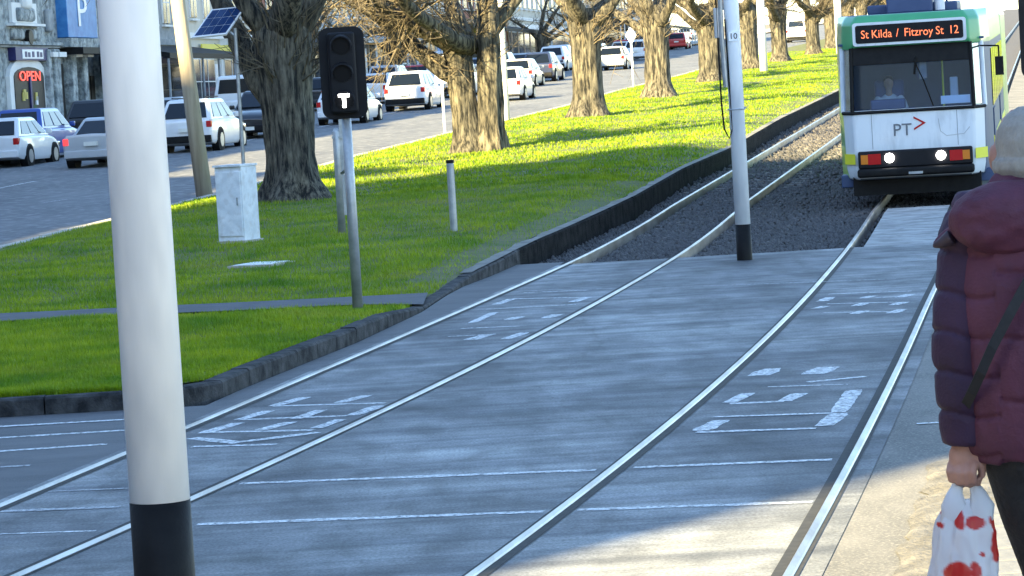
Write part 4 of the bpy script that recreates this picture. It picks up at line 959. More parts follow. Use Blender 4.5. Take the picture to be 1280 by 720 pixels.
# ================================================================== CARS (origin: ground under the rear bumper, +y forward)
SPEC = dict(
 suv=dict(L=4.5, W=1.84, H=1.66, belt=1.02, hood=1.0, rb=.06, rt=.5, ft=2.35, fb=3.25, wr=.35, deck=1.02),
 hatch=dict(L=4.2, W=1.78, H=1.5, belt=.94, hood=.9, rb=.08, rt=.62, ft=2.2, fb=3.1, wr=.32, deck=.96),
 sedan=dict(L=4.75, W=1.82, H=1.45, belt=.93, hood=.88, rb=.75, rt=1.5, ft=2.65, fb=3.5, wr=.33, deck=.98),
 van=dict(L=5.1, W=1.94, H=2.05, belt=1.12, hood=1.15, rb=.04, rt=.14, ft=3.5, fb=4.3, wr=.35, deck=1.12),
 wagon=dict(L=4.7, W=1.82, H=1.5, belt=.94, hood=.9, rb=.06, rt=.5, ft=2.65, fb=3.5, wr=.33, deck=.96))
def car(label, kind, col, loc, rz=0.0, facing=False, brake=False, group='cars along the carriageway', name='parked_car', rack=False):
    S = SPEC[kind]; L, W, H, be = S['L'], S['W'] / 2, S['H'], S['belt']
    r = root(name, label, 'van' if kind == 'van' else 'car', loc, -HA + rz + (math.pi if facing else 0), group)
    if facing: r.location = Vector(loc) + Vector((math.sin(HA - rz), math.cos(HA - rz), 0)) * L
    # lower body: cross sections along the length
    rings = []
    for y, zb, zt_, k in [(0, .42, S['deck'] - .12, .86), (.05, .3, S['deck'] - .02, .93), (.3, .24, be, .985), (1.2, .2, be, 1), (L * .55, .2, be, 1), (L - 1.3, .2, S['hood'] + .02, .995), (L - .55, .22, S['hood'] - .06, .97), (L - .15, .26, S['hood'] - .2, .9), (L, .36, S['hood'] - .34, .78)]:
        w = W * k; zm = zb + (zt_ - zb) * .55
        rings.append([(-w * .93, y, zb), (w * .93, y, zb), (w, y, zb + .12), (w * 1.005, y, zm), (w * .97, y, zt_ - .08), (w * .88, y, zt_), (0, y, zt_ + .03), (-w * .88, y, zt_), (-w * .97, y, zt_ - .08), (-w * 1.005, y, zm), (-w, y, zb + .12)])
    m = MB(); m.loft(rings); body = m.obj('body', col, r, smooth=False, bevel=.03)
    # cabin
    wb, wt = W * .93, W * .74
    B = [(-wb, S['rb']), (wb, S['rb']), (wb, S['fb']), (-wb, S['fb'])]; T = [(-wt, S['rt']), (wt, S['rt']), (wt, S['ft']), (-wt, S['ft'])]
    m = MB(); zc = be - .05
    m.loft([[(x, y, zc) for x, y in B], [(x, y, H - .06) for x, y in T], [(x * .9, y + (.12 if y < 2 else -.12), H) for x, y in T]]); m.obj('cabin', col, r, bevel=.05)
    def lerp(a, b, t_): return tuple(a[i] + (b[i] - a[i]) * t_ for i in range(3))
    def pane(nm, a, b, c, d, inset=(.06, .06, .12, .1)):
        """a,b lower corners, c,d upper corners (c above b, d above a)"""
        l0, l1, bt, tp = inset
        q = [lerp(lerp(a, b, u), lerp(d, c, u), v) for u, v in ((l0, bt), (1 - l1, bt), (1 - l1, 1 - tp), (l0, 1 - tp))]
        n = (Vector(q[1]) - Vector(q[0])).cross(Vector(q[3]) - Vector(q[0])).normalized(); cen = sum((Vector(p) for p in q), Vector()) / 4
        if n.dot(cen - Vector((0, L / 2, be))) < 0: n = -n
        mm = MB(); mm.add([Vector(p) - n * .03 for p in q] + [Vector(p) + n * .008 for p in q], [(0, 1, 2, 3), (4, 5, 6, 7), (0, 1, 5, 4), (1, 2, 6, 5), (2, 3, 7, 6), (3, 0, 4, 7)])
        mm.obj(nm, 'glass_dark', r)
    b3 = [(x, y, be) for x, y in B]; t3 = [(x, y, H - .06) for x, y in T]
    pane('rear_window', b3[0], b3[1], t3[1], t3[0], (.09, .09, .1 if kind != 'van' else .3, .1))
    pane('windscreen', b3[3], b3[2], t3[2], t3[3])
    for i, j in ((1, 2), (0, 3)):
        for u0, u1 in ((.1, .38), (.41, .66), (.69, .92)) if kind != 'van' else ((.08, .4), (.66, .95)):
            a, b = lerp(b3[i], b3[j], u0), lerp(b3[i], b3[j], u1); d_, c = lerp(t3[i], t3[j], max(.03, u0 * .98)), lerp(t3[i], t3[j], min(.97, u1))
            pane('side_window', a, b, c, d_, (.02, .02, .1, .12))
    # lights, bumpers, plate, mirrors
    for s in (-1, 1):
        m = MB(); zz_ = be - .16 if kind != 'van' else 1.0
        m.box((s * W * .93 - .17, -.015, zz_ - .1), (s * W * .93 + .0 if s > 0 else s * W * .93 + .17, .2, zz_ + .1)) if s > 0 else m.box((s * W * .93, -.015, zz_ - .1), (s * W * .93 + .17, .2, zz_ + .1))
        m.obj('tail_light', 'brake_red' if brake else 'tail_red', r, bevel=.02)
        m = MB(); x0 = s * W * .7; m.box((x0 - .18, L - .3, S['hood'] - .36), (x0 + .18, L - .02, S['hood'] - .2)); m.obj('headlight', 'chrome', r, bevel=.03)
        m = MB(); m.box((s * (W + .09) - .09, S['fb'] - .62, be + .02), (s * (W + .09) + .09, S['fb'] - .5, be + .17)); m.obj('mirror', col, r, bevel=.03)
    m = MB(); m.box((-W * .9, -.06, .3), (W * .9, .15, .52)); m.obj('rear_bumper', 'trim_black' if kind in ('suv', 'van') else col, r, bevel=.03)
    m = MB(); m.box((-W * .8, L - .12, .26), (W * .8, L + .04, .46)); m.obj('front_bumper', 'trim_black', r, bevel=.03)
    for y, dz in ((-.075, .7), (L + .045, .36)):
        m = MB(); m.box((-.2, y - .01, dz - .06), (.2, y + .012 + (.07 if y < 0 else 0), dz + .06)); m.obj('number_plate', 'plate', r)
    if rack:
        for s in (-1, 1): m = MB(); m.tube([(s * wt * .8, S['rt'] + .2, H + .05), (s * wt * .8, S['ft'] - .2, H + .05)], .02, 8); m.obj('roof_rail', 'trim_black', r)
    for y in (.85, L - .9):
        for s in (-1, 1):
            m = MB(); m.cyl((s * (W - .1), y, S['wr']), (1, 0, 0), S['wr'] * 1.16, .235, 24); m.obj('wheel_arch', 'trim_black', r)
            m = MB(); m.cyl((s * (W - .09), y, S['wr']), (1, 0, 0), S['wr'], .235, 24); ty = m.obj('wheel', 'rubber', r)
            m = MB(); m.cyl((s * (W + .03), y, S['wr']), (1, 0, 0), S['wr'] * .64, .02, 16); m.obj('rim', 'rim', ty)
    return r
def CG(x, y): return G(x, y, .0)
CARS = [('silver sedan braking on the carriageway before the ornate shop', 'sedan', 'car_silver', (116, 210), dict(brake=True, name='car')),
 ('blue hatchback parked before the arched OPEN window', 'suv', 'car_blue', (22, 203), {}),
 ('white hatchback parked behind the blue hatchback', 'hatch', 'car_white', (-8, 211), {}),
 ('white four wheel drive with roof rails behind the timber pole', 'suv', 'car_white', (233, 191), dict(rack=True, name='car')),
 ('tall white van parked beyond the timber pole', 'van', 'car_white', (297, 162), {}),
 ('black car facing down the hill beside the white van', 'suv', 'car_black', (312, 174), dict(facing=True)),
 ('white hatchback half hidden under the tram signal head', 'hatch', 'car_white', (424, 156), dict(name='car')),
 ('white sedan left of the white four wheel drive', 'sedan', 'car_white', (462, 131), {}),
 ('silver wagon behind the white sedan', 'wagon', 'car_silver', (488, 112), {}),
 ('white four wheel drive with dark rear window alone in the lane', 'suv', 'car_white', (507, 139), dict(name='car')),
 ('white van beside the two stemmed elm', 'van', 'car_white', (556, 123), {}),
 ('grey wagon up the hill behind the silver wagon', 'wagon', 'car_grey', (512, 95), {}),
 ('dark car up the hill behind the grey wagon', 'hatch', 'car_navy', (517, 84), {}),
 ('white hatchback behind the pale lamp post', 'hatch', 'car_white', (628, 127), {}),
 ('cream hatchback in front of the navy four wheel drive', 'hatch', 'car_cream', (646, 110), {}),
 ('navy four wheel drive between the two stemmed elm and the third elm', 'suv', 'car_navy', (672, 103), {}),
 ('white four wheel drive ahead of the navy one', 'suv', 'car_white', (690, 90), {}),
 ('dark blue hatchback up the hill beyond the white cars', 'hatch', 'car_navy', (661, 80), {}),
 ('silver hatchback up the hill beyond the dark blue one', 'hatch', 'car_silver', (690, 76), {}),
 ('silver wagon just past the third elm', 'wagon', 'car_silver', (764, 88), {}),
 ('cream sedan between the third and fourth elms', 'sedan', 'car_cream', (775, 76), {}),
 ('white hatchback beside the diamond sign', 'hatch', 'car_white', (794, 76), {}),
 ('silver hatchback far up the hill between the third and fourth elms', 'hatch', 'car_silver', (782, 66), {}),
 ('red hatchback just past the fourth elm', 'hatch', 'car_red', (846, 62), {}),
 ('silver wagon beyond the red hatchback', 'wagon', 'car_silver', (856, 51), {}),
 ('white van far up the hill past the sixth elm', 'van', 'car_white', (996, 53), {})]
for lab, kind, col, (x, y), kw in CARS: car(lab, kind, col, CG(x, y), **kw)
# more cars in the line parked along the shop kerb
taken = [G(x, y) for _, _, _, (x, y), _ in CARS]
cnt = 0
for i in range(21):
    y = 101 + i * 8.1; x = XP(y) + 1.35
    if any(abs(q.y - y) < 6.0 and abs(q.x - x) < 2.3 for q in taken): continue
    cl, kd = [('car_grey', 'hatch'), ('car_black', 'suv'), ('car_silver', 'sedan'), ('car_navy', 'wagon'), ('car_white', 'suv'), ('car_black', 'hatch'), ('car_grey', 'wagon'), ('car_silver', 'suv'), ('car_red', 'hatch'), ('car_white', 'van')][i % 10]
    car(cl[4:] + ' ' + dict(suv='four wheel drive').get(kd, kd) + ' against the shop kerb, ' + ['lowest', 'second', 'third', 'fourth', 'fifth', 'sixth', 'seventh', 'eighth', 'ninth', 'tenth', 'eleventh', 'twelfth', 'thirteenth', 'fourteenth', 'fifteenth', 'sixteenth', 'seventeenth', 'eighteenth', 'nineteenth', 'twentieth', 'last'][cnt] + ' of that line up the hill', kd, cl, Vector((x, y, zt(y))), group='cars parked along the shop kerb'); cnt += 1
def track_at(y): return Vector(((R1(y) + R2(y)) / 2, y, zt(y)))

# ================================================================== TRAM (origin: rail level under the nose, +y backward)
TY = 55.1; tl = track_at(TY) + Vector((-.06, 0, 0))
T = root('tram', 'green and white tram with orange destination sign and lit headlights', 'tram', tl, 0)
T.rotation_euler = (math.atan(.02), 0, -HA)
HW = 1.33; LT = 15.5
def plan(z, f, hwf, hwc, lean=0):
    """plan outline at height z: flat nose, slanted corners, straight sides"""
    return [(-hwf, f, z), (hwf, f, z), (hwc, f + .32, z), (HW * .985 if z > 2.9 else HW, f + 1.15, z), (HW * .985 if z > 2.9 else HW, LT, z), (-HW * .985 if z > 2.9 else -HW, LT, z), (-HW * .985 if z > 2.9 else -HW, f + 1.15, z), (-hwc, f + .32, z)]
lv = [(.42, .10, .98, 1.16), (.62, .03, 1.02, 1.2), (1.0, .0, 1.03, 1.21), (1.55, .0, 1.04, 1.22), (1.62, .01, 1.04, 1.22), (2.68, .16, 1.02, 1.2), (2.76, .12, 1.0, 1.2), (3.12, .16, .99, 1.18), (3.26, .34, .9, 1.1)]
rings = [plan(*a) for a in lv]
def tram_shell():
    m = MB(); k = 0
    for r_ in rings: m.v += r_
    n = 8
    for i in range(len(rings) - 1):
        z = lv[i][0]
        for j in range(n):
            if 1.6 < z < 2.6 and j in (0, 1, 7): continue          # windscreen and quarter light openings
            a, b = i * n + j, i * n + (j + 1) % n
            m.f.append((a, b, b + n, a + n))
            front = j in (0, 1, 7)
            m.m.append(1 if z >= 2.68 else (0 if front else (4 if j in (2, 3) else (2 if z < 1.0 else 1))))  # right side takes the dark box colour in place of shade
    e = (len(rings) - 1) * n; m.f.append(tuple(e + j for j in range(n))); m.m.append(3); m.f.append(tuple(range(n - 1, -1, -1))); m.m.append(3)
    o = m.obj('body', ['tram_white', 'tram_green', 'tram_lime', 'tram_roof', 'tram_box'], T)
    md = o.modifiers.new('b', 'BEVEL'); md.width = .05; md.segments = 3; md.limit_method = 'ANGLE'; md.angle_limit = R(20); o.data.polygons.foreach_set('use_smooth', [True] * len(o.data.polygons)); o.modifiers.new('w', 'WEIGHTED_NORMAL')
    return o
shell = tram_shell()
def yat(z): return float(np.interp(z, [a[0] for a in lv], [a[1] for a in lv]))
# windscreen, quarter lights, frames
m = MB(); m.add([(-1.03, .03, 1.63), (1.03, .03, 1.63), (1.01, .165, 2.67), (-1.01, .165, 2.67)], [(0, 1, 2, 3)]); ws = m.obj('windscreen', 'windscreen', T)
for s in (-1, 1):
    m = MB(); m.add([(s * 1.045, .04, 1.63), (s * 1.21, .33, 1.63), (s * 1.19, .47, 2.67), (s * 1.02, .18, 2.67)], [(0, 1, 2, 3)]); m.obj('quarter_light', 'windscreen', T)
    m = MB(); m.tube([(s * 1.04, .0, 1.6), (s * 1.02, .145, 2.7)], .035, 8); m.obj('pillar', 'trim_black', T)
    m = MB(); m.tube([(s * 1.22, .33, 1.6), (s * 1.2, .48, 2.7)], .04, 8); m.obj('pillar', 'tram_white', T)
m = MB(); m.tube([(-1.22, .3, 1.585), (-1.04, -.005, 1.585), (1.04, -.005, 1.585), (1.22, .3, 1.585)], .03, 8); m.obj('windscreen_seal', 'trim_black', T)
m = MB(); m.add([(-1.0, .1, 2.4), (1.0, .1, 2.4), (1.0, .15, 2.72), (-1.0, .15, 2.72), (-1.0, .125, 2.4), (1.0, .125, 2.4), (1.0, .17, 2.72), (-1.0, .17, 2.72)], [(0, 1, 2, 3), (7, 6, 5, 4), (0, 4, 5, 1)]); m.obj('sun_blind', 'trim_black', T)
m = MB(); m.tube([(.35, -.01, 1.64), (.2, .02, 2.1), (.05, .06, 2.45)], .012, 6); m.tube([(.05, .05, 2.2), (.09, .09, 2.5)], .02, 6); m.obj('wiper', 'trim_black', T)
# destination box
m = MB(); slab_poly(m, [(x, z + 2.93) for x, z in rrect(.97, .2, .05)], .02, .16); db = m.obj('destination_box', 'tram_white', T)
m = MB(); slab_poly(m, [(x, z + 2.93) for x, z in rrect(.92, .155, .04)], .012, .05); m.obj('display', 'signal_black', db)
for wd, xx in (('St', -.76), ('Kilda', -.47), ('/', -.2), ('Fitzroy', .16), ('St', .52), ('12', .76)):
    dt = text('display_word', wd, .2, 'led_orange', db, (xx, .006, 2.92), ext=.002); dt.scale = (.88, 1, 1)
# interior
m = MB(); m.box((-1.18, 2.2, .9), (1.18, 2.26, 2.75)); m.obj('cab_partition', 'tram_inside', T)
m = MB(); m.box((-1.2, .5, .85), (1.2, 2.2, .9)); m.obj('cab_floor', 'tram_inside', T); m = MB(); m.box((-1.25, .4, 2.74), (1.25, 2.2, 2.78)); m.obj('cab_ceiling', 'tram_inside', T)
for s in (-1, 1): m = MB(); m.box((s * 1.27 - .02, 1.2, .9), (s * 1.27 + .02, 2.2, 2.74)); m.obj('cab_lining', 'tram_inside', T)
m = MB(); m.add([(-1.0, .2, 1.45), (1.0, .2, 1.45), (1.0, .75, 1.62), (-1.0, .75, 1.62), (-1.0, .2, .9), (1.0, .2, .9), (1.0, .75, .9), (-1.0, .75, .9)], [(0, 1, 2, 3), (4, 5, 1, 0), (5, 6, 2, 1), (6, 7, 3, 2), (7, 4, 0, 3)]); m.box((-.75, .45, 1.6), (-.15, .8, 1.78)); m.obj('dashboard', 'tram_box', T, bevel=.03)
m = MB(); m.box((-.72, 1.4, 1.0), (-.2, 1.6, 2.1)); m.obj('driver_seat', 'tram_seat', T, bevel=.06)
m = MB(); m.box((.62, .9, 1.75), (.76, .95, 2.1)); m.obj('ticket_reader', 'sign_white', T, bevel=.02); m = MB(); m.tube([(.5, 1.0, .9), (.5, 1.0, 2.72)], .018, 8); m.obj('grab_pole', 'tram_yellow', T)
m = MB(); m.box((.48, .085, 1.66), (.98, .1, 1.8)); m.obj('notice', 'sign_white', T)
m = MB(); m.add([(.12, .2, 2.1), (.26, .2, 2.12), (.25, .24, 2.62), (.16, .24, 2.62), (.12, .21, 2.1), (.26, .21, 2.12), (.25, .25, 2.62), (.16, .25, 2.62)], [(0, 1, 2, 3), (7, 6, 5, 4)]); m.obj('hanging_cloth', 'paver', T)
# lower front
m = MB(); m.box((-.98, -.09, .62), (.98, .12, .92)); lp = m.obj('lamp_panel', 'signal_black', T, bevel=.03)
m = MB(); m.box((-1.0, -.16, .47), (1.0, .2, .62)); bp = m.obj('bumper', 'trim_black', T, bevel=.04)
m = MB(); m.box((-.12, -.2, .5), (.12, -.16, .54)); m.obj('coupler_cover', 'galvanised', bp)
for s in (-1, 1):
    m = MB(); m.cyl((s * .44, -.095, .79), (0, 1, 0), .08, .04, 24); m.obj('headlight', 'head_glow', lp)
    m = MB(); m.box((s * .7 - .11, -.11, .69), (s * .7 + .11, -.085, .87)); m.obj('tail_light', 'tail_red', lp)
    m = MB(); m.box((s * .87 - .06, -.11, .7), (s * .87 + .06, -.085, .86)); m.obj('turn_light', 'amber', lp)
    m = MB(); m.add([(s * 1.035, .012, .7), (s * 1.215, .335, .7), (s * 1.215, .335, .88), (s * 1.035, .0, .88), (s * 1.03, -.012, .7), (s * 1.23, .32, .7), (s * 1.23, .32, .88), (s * 1.03, -.018, .88)], [(4, 5, 6, 7), (0, 4, 7, 3), (1, 2, 6, 5), (3, 7, 6, 2)]); m.obj('yellow_stripe', 'tram_yellow', T)
    m = MB(); m.box((s * 1.2 - .12, .5, .28), (s * 1.2 + .12, 2.6, .5)); m.obj('skirt', 'tram_box', T, bevel=.02)
    if s < 0: continue
    m = MB(); m.tube([(s * 1.18, .45, 2.62), (s * 1.5, .2, 2.6)], .014, 6); m.tube([(s * 1.5, .2, 2.6), (s * 1.5, .2, 2.4)], .014, 6); m.box((s * 1.5 - .07, .17, 2.1), (s * 1.5 + .07, .24, 2.42)); m.obj('mirror', 'trim_black', T)
m = MB(); m.box((-1.16, .42, 1.05), (-1.12, .46, 1.4)); m.obj('door_button', 'trim_black', T)
m = MB(); m.box((-1.1, .25, .14), (1.1, .6, .47)); m.box((-.8, 1.2, .1), (.8, 1.35, .35)); m.obj('lifeguard_shade', 'trim_black', T)  # lifeguard enlarged in black to stand for the shaded underside
for y in (2.6, 4.4):
    for s in (-1, 1): m = MB(); m.cyl((s * .72, y, .34), (1, 0, 0), .33, .12, 24); m.obj('wheel', 'rail_web', T)
m = MB(); m.box((-1.0, 2.0, .25), (1.0, 5.0, .55)); m.box((-1.25, 5.0, .3), (1.25, LT, .5)); m.obj('bogie_frame', 'trim_black', T)
# side windows and doors
for s in (-1, 1):
    for i in range(7):
        y = 1.5 + i * 1.95; m = MB(); m.box((s * 1.335 - .012, y, 1.55), (s * 1.335 + .012, y + 1.7, 2.55)); m.obj('side_window', 'glass_dark', T)
    for y in (1.55, 9.2): m = MB(); m.box((s * 1.34 - .014, y, .5), (s * 1.34 + .014, y + 1.4, 1.5)); m.obj('door', 'tram_box', T)
    m = MB(); m.box((s * 1.332 - .012, 1.3, .86), (s * 1.332 + .012, LT, 1.02)); m.obj('yellow_stripe', 'tram_yellow', T)
# roof gear
m = MB(); m.box((-.42, 1.2, 3.25), (.38, 2.6, 3.68)); m.obj('air_conditioner', 'tram_box', T, bevel=.04)
m = MB(); m.box((-.78, 1.6, 3.25), (.8, 4.2, 3.42)); m.obj('roof_tray', 'tram_box', T, bevel=.03); m = MB(); m.cyl((.5, 1.4, 3.4), (0, 0, 1), .09, .25, 14); m.obj('insulator', 'sign_white', T)
m = MB(); m.tube([(-.5, 6, 3.3), (-.4, 7.4, 4.0), (-.4, 6.2, 5.0)], .025, 6); m.tube([(.5, 6, 3.3), (.4, 7.4, 4.0), (.4, 6.2, 5.0)], .025, 6); m.tube([(-.7, 6.2, 5.02), (.7, 6.2, 5.02)], .03, 6); m.obj('pantograph', 'trim_black', T)
# bellows and rear section
m = MB(); m.box((-1.2, LT, .6), (1.2, LT + .8, 3.1)); m.obj('bellows', 'rubber', T)
m = MB(); m.box((-HW, LT + .8, .42), (HW, LT + 8, 3.2)); m.obj('rear_section', 'tram_green', T, bevel=.12)
# logo
lg = text('logo_text', 'PT', .3, 'car_grey', T, (-.2, -.012, 1.25), ext=.003)
m = MB()
for s in (-1, 1): m.add([(.0, -.012, 1.36 + s * .12 + .0), (.0, -.012, 1.36 + s * .085), (.15, -.012, 1.36), (.21, -.012, 1.36)], [(0, 1, 2, 3)])
m.obj('logo_chevron', 'tail_red', T)
for x in (-.72, .74):
    m = MB(); m.box((x - .004, -.003, .95), (x + .004, .01, 1.55)); m.obj('panel_seam', 'car_grey', T)
# crease of the access panel
m = MB(); m.tube([(.42, -.004, 1.42), (.45, -.004, 1.2), (.55, -.004, 1.12), (.85, -.004, 1.14), (.95, -.004, 1.25)], .006, 5); m.obj('panel_crease', 'car_silver', T)

def ell(c, rx, ry, rz_, n=14, k=9):
    c = Vector(c); return [[c + Vector((rx * math.sin(math.pi * i / k) * math.cos(2 * math.pi * j / n), ry * math.sin(math.pi * i / k) * math.sin(2 * math.pi * j / n), rz_ * math.cos(math.pi * i / k))) for j in range(n)] for i in range(1, k)]
def add_ell(mb, c, rx, ry, rz_): mb.loft(ell(c, rx, ry, rz_))
# driver
TM = Matrix.Translation(tl) @ Matrix.Rotation(-HA, 4, 'Z')
dp = TM @ Vector((-.46, 1.3, .9)); D = root('person', 'tram driver in a white shirt seated behind the windscreen', 'person', dp, -HA)
m = MB(); add_ell(m, (0, 0, 1.17), .085, .1, .125); m.tube([(0, .02, .95), (0, 0, 1.1)], .055, 10); add_ell(m, (0, .05, .65), .2, .13, .36); m.tube([(.2, .04, .88), (.26, -.12, .62), (.16, -.42, .68)], [.06, .05, .035], 10); m.tube([(-.2, .04, .88), (-.26, -.12, .62), (-.16, -.42, .68)], [.06, .05, .035], 10)
add_ell(m, (0, -.105, 1.16), .018, .03, .03); m.tube([(.1, 0, .35), (.12, -.45, .32), (.12, -.5, .0)], [.085, .07, .05], 10); m.tube([(-.1, 0, .35), (-.12, -.45, .32), (-.12, -.5, .0)], [.085, .07, .05], 10)
mesh_obj('body', remeshed(m, .014), 'skin', D)
m = MB(); add_ell(m, (0, .05, .68), .235, .15, .32); m.tube([(.16, .04, .9), (.22, .0, .82), (.29, -.1, .64)], [.09, .085, .07], 10); m.tube([(-.16, .04, .9), (-.22, .0, .82), (-.29, -.1, .64)], [.09, .085, .07], 10)
mesh_obj('shirt', remeshed(m, .016), 'shirt_white', D)
m = MB(); add_ell(m, (0, .025, 1.225), .093, .105, .085); mesh_obj('hair', remeshed(m, .012), 'hair', D)

# ================================================================== WALKER WITH SHOPPING BAG
WY = 8.16; w0 = P(1292, 400, WY); FEET = Vector((w0.x, WY, PZ))
def W(x, y, dy=0.0): return P(x, y, WY + dy) - FEET
H_ = root('person', 'person in a burgundy puffer jacket and grey beanie carrying a shopping bag', 'person', FEET)
sh = W(1228, 268, .0); el_ = W(1203, 420, -.03); wr = W(1206, 548, -.02); hd = W(1206, 580, -.02)
b = MB()
add_ell(b, (.0, .02, 1.57), .078, .098, .118); add_ell(b, (0, .02, 1.53), .07, .085, .09); b.tube([(0, 0, 1.3), (0, .01, 1.5)], .058, 12); add_ell(b, (.0, .118, 1.55), .016, .024, .03)
for s in (-1, 1): add_ell(b, (s * .08, .015, 1.56), .012, .022, .034)
b.loft([[(rx * math.cos(a), ry * math.sin(a), z) for a in np.linspace(0, 2 * math.pi, 16, endpoint=False)] for z, rx, ry in ((.84, .13, .1), (.9, .14, .1), (1.05, .14, .1), (1.25, .17, .11), (1.38, .14, .09), (1.44, .07, .06))])
b.tube([sh, el_, wr, wr.lerp(hd, .4)], [.055, .045, .03, .028], 12); b.tube([(.17, 0, 1.36), (.24, .04, 1.08), (.24, .2, .92), (.22, .26, .88)], [.055, .045, .03, .03], 12)
hipL, kneeL, ankL = W(1276, 560), Vector((.03, .12, .47)), Vector((-.02, -.1, .09)); hipR = Vector((.09, 0, .8)); kneeR, ankR = Vector((.11, .16, .46)), Vector((.12, .3, .1))
for h_, k_, a_ in ((hipL, kneeL, ankL), (hipR, kneeR, ankR)):
    b.tube([h_ + Vector((0, 0, .06)), h_.lerp(k_, .5), k_, k_.lerp(a_, .4), a_], [.09, .075, .055, .05, .035], 12); b.tube([a_ + Vector((0, -.06, -.04)), a_ + Vector((0, .05, -.05)), a_ + Vector((0, .16, -.065))], [.035, .04, .025], 10)
# hand: palm, four curled fingers, thumb
HR = Matrix.Rotation(R(-28), 3, 'Z')
def hv(x, y, z): return hd + HR @ Vector((x, y, z))
add_ell(b, hv(.0, .0, .02), .041, .027, .046)
for i in range(4):
    xx = -.031 + i * .0205; ln = (.8, .97, 1.0, .9)[i]
    b.tube([hv(xx, -.012, .004), hv(xx, -.029, -.02 * ln), hv(xx, -.022, -.046 * ln), hv(xx, .006, -.056 * ln), hv(xx, .024, -.036)], [.0115, .0112, .0102, .0095, .0075], 8)
b.tube([hv(.03, .002, .024), hv(.046, .0, -.002), hv(.042, .008, -.028), hv(.026, .018, -.042)], [.0135, .0125, .011, .0085], 8)
mesh_obj('body', remeshed(b, .0052, 1), 'skin_hand', H_)
# jacket
j = MB()
j.loft([[(cx + rx * math.cos(a), ry * math.sin(a) + .01, z) for a in np.linspace(0, 2 * math.pi, 28, endpoint=False)] for z, rx, ry, cx in ((.79, .185, .155, .01), (.83, .205, .17, .01), (.95, .215, .185, .005), (1.1, .215, .19, 0), (1.24, .22, .185, 0), (1.34, .21, .165, 0), (1.41, .17, .135, 0), (1.46, .11, .1, 0))])
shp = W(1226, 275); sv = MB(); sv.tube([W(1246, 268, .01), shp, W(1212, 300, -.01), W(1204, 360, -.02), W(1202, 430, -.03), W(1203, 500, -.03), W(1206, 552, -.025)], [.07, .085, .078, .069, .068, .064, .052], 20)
j.tube([(.1, .0, 1.4), (.19, 0, 1.36), (.255, .03, 1.2), (.27, .06, 1.08), (.27, .18, .97), (.24, .25, .92)], [.08, .085, .08, .075, .07, .06], 18)
jm = remeshed(j, .006, 3)
def quilt(me):
    co = np.empty(len(me.vertices) * 3, np.float32); me.vertices.foreach_get('co', co); co = co.reshape(-1, 3); no = np.empty(len(me.vertices) * 3, np.float32); me.vertices.foreach_get('normal', no); no = no.reshape(-1, 3)
    for i, (p, n) in enumerate(zip(co, no)):
        arm = p[0] < -.115; sp = .105 if arm else .165
        z = p[2] + .03 + .016 * mnoise.noise((p[0] * 7, p[1] * 7, p[2] * 2)) + (.012 * math.sin(p[0] * 30) if arm else .02 * math.sin(p[0] * 6 + 1))
        k = math.floor(z / sp); ph = z / sp - k; d_ = min(ph, 1 - ph) * sp; fat = .7 + .5 * mnoise.noise((k * 3.7, p[0] * 5, 2))
        dd = -.006 * math.exp(-(d_ / .007) ** 2) + .0065 * fat * math.sin(math.pi * ph) ** .6
        pk = mnoise.noise((p[0] * 48, p[1] * 48, k * 5 + p[2] * 6)) * .0042 * math.exp(-(d_ / .028) ** 2)          # gathers at the stitching
        wr_ = .007 * mnoise.noise((p[0] * 9 + 4, p[1] * 9, p[2] * 8)) + .004 * mnoise.ridged_multi_fractal((p[0] * 12, p[1] * 12, p[2] * 16 + p[0] * 8), 1.0, 2.1, 3, .9, 1.6) * .5
        co[i] = p + n * (dd + pk + wr_)
    me.vertices.foreach_set('co', co.ravel()); me.update()
quilt(jm); jk = mesh_obj('jacket', jm, 'jacket', H_)
sm_ = remeshed(sv, .006, 3); quilt(sm_); so = mesh_obj('sleeve', sm_, 'jacket_arm_shade', H_); so['label'] = 'dark purple left sleeve'
# hood lying over the shoulders
h = MB(); hc = W(1270, 272, -.11)
add_ell(h, hc, .175, .1, .1); add_ell(h, hc + Vector((-.055, .03, -.012)), .1, .08, .08); h.tube([W(1250, 236, .0), W(1275, 228, -.06), W(1310, 230, -.06), W(1335, 238, 0)], .045, 12)
h.tube([W(1216, 292, -.07), W(1196, 290, -.06), W(1176, 301, -.05), W(1166, 306, -.05)], [.035, .027, .016, .006], 12)
hm = remeshed(h, .007, 4)
co = np.empty(len(hm.vertices) * 3, np.float32); hm.vertices.foreach_get('co', co); co = co.reshape(-1, 3)
for i, p in enumerate(co): co[i] = p + Vector((0, -1, 0)) * (.011 * mnoise.noise((p[0] * 9, p[1] * 9, p[2] * 22)) + .006 * mnoise.noise((p[0] * 30, p[1] * 20, p[2] * 40)))
hm.vertices.foreach_set('co', co.ravel()); hm.update(); mesh_obj('hood', hm, 'jacket', H_)
m = MB(); m.tube([W(1190, 296, -.085), W(1177, 304, -.075), W(1166, 308, -.065)], [.022, .015, .006], 10); mesh_obj('hood_lining', remeshed(m, .005, 2), 'lining', H_)
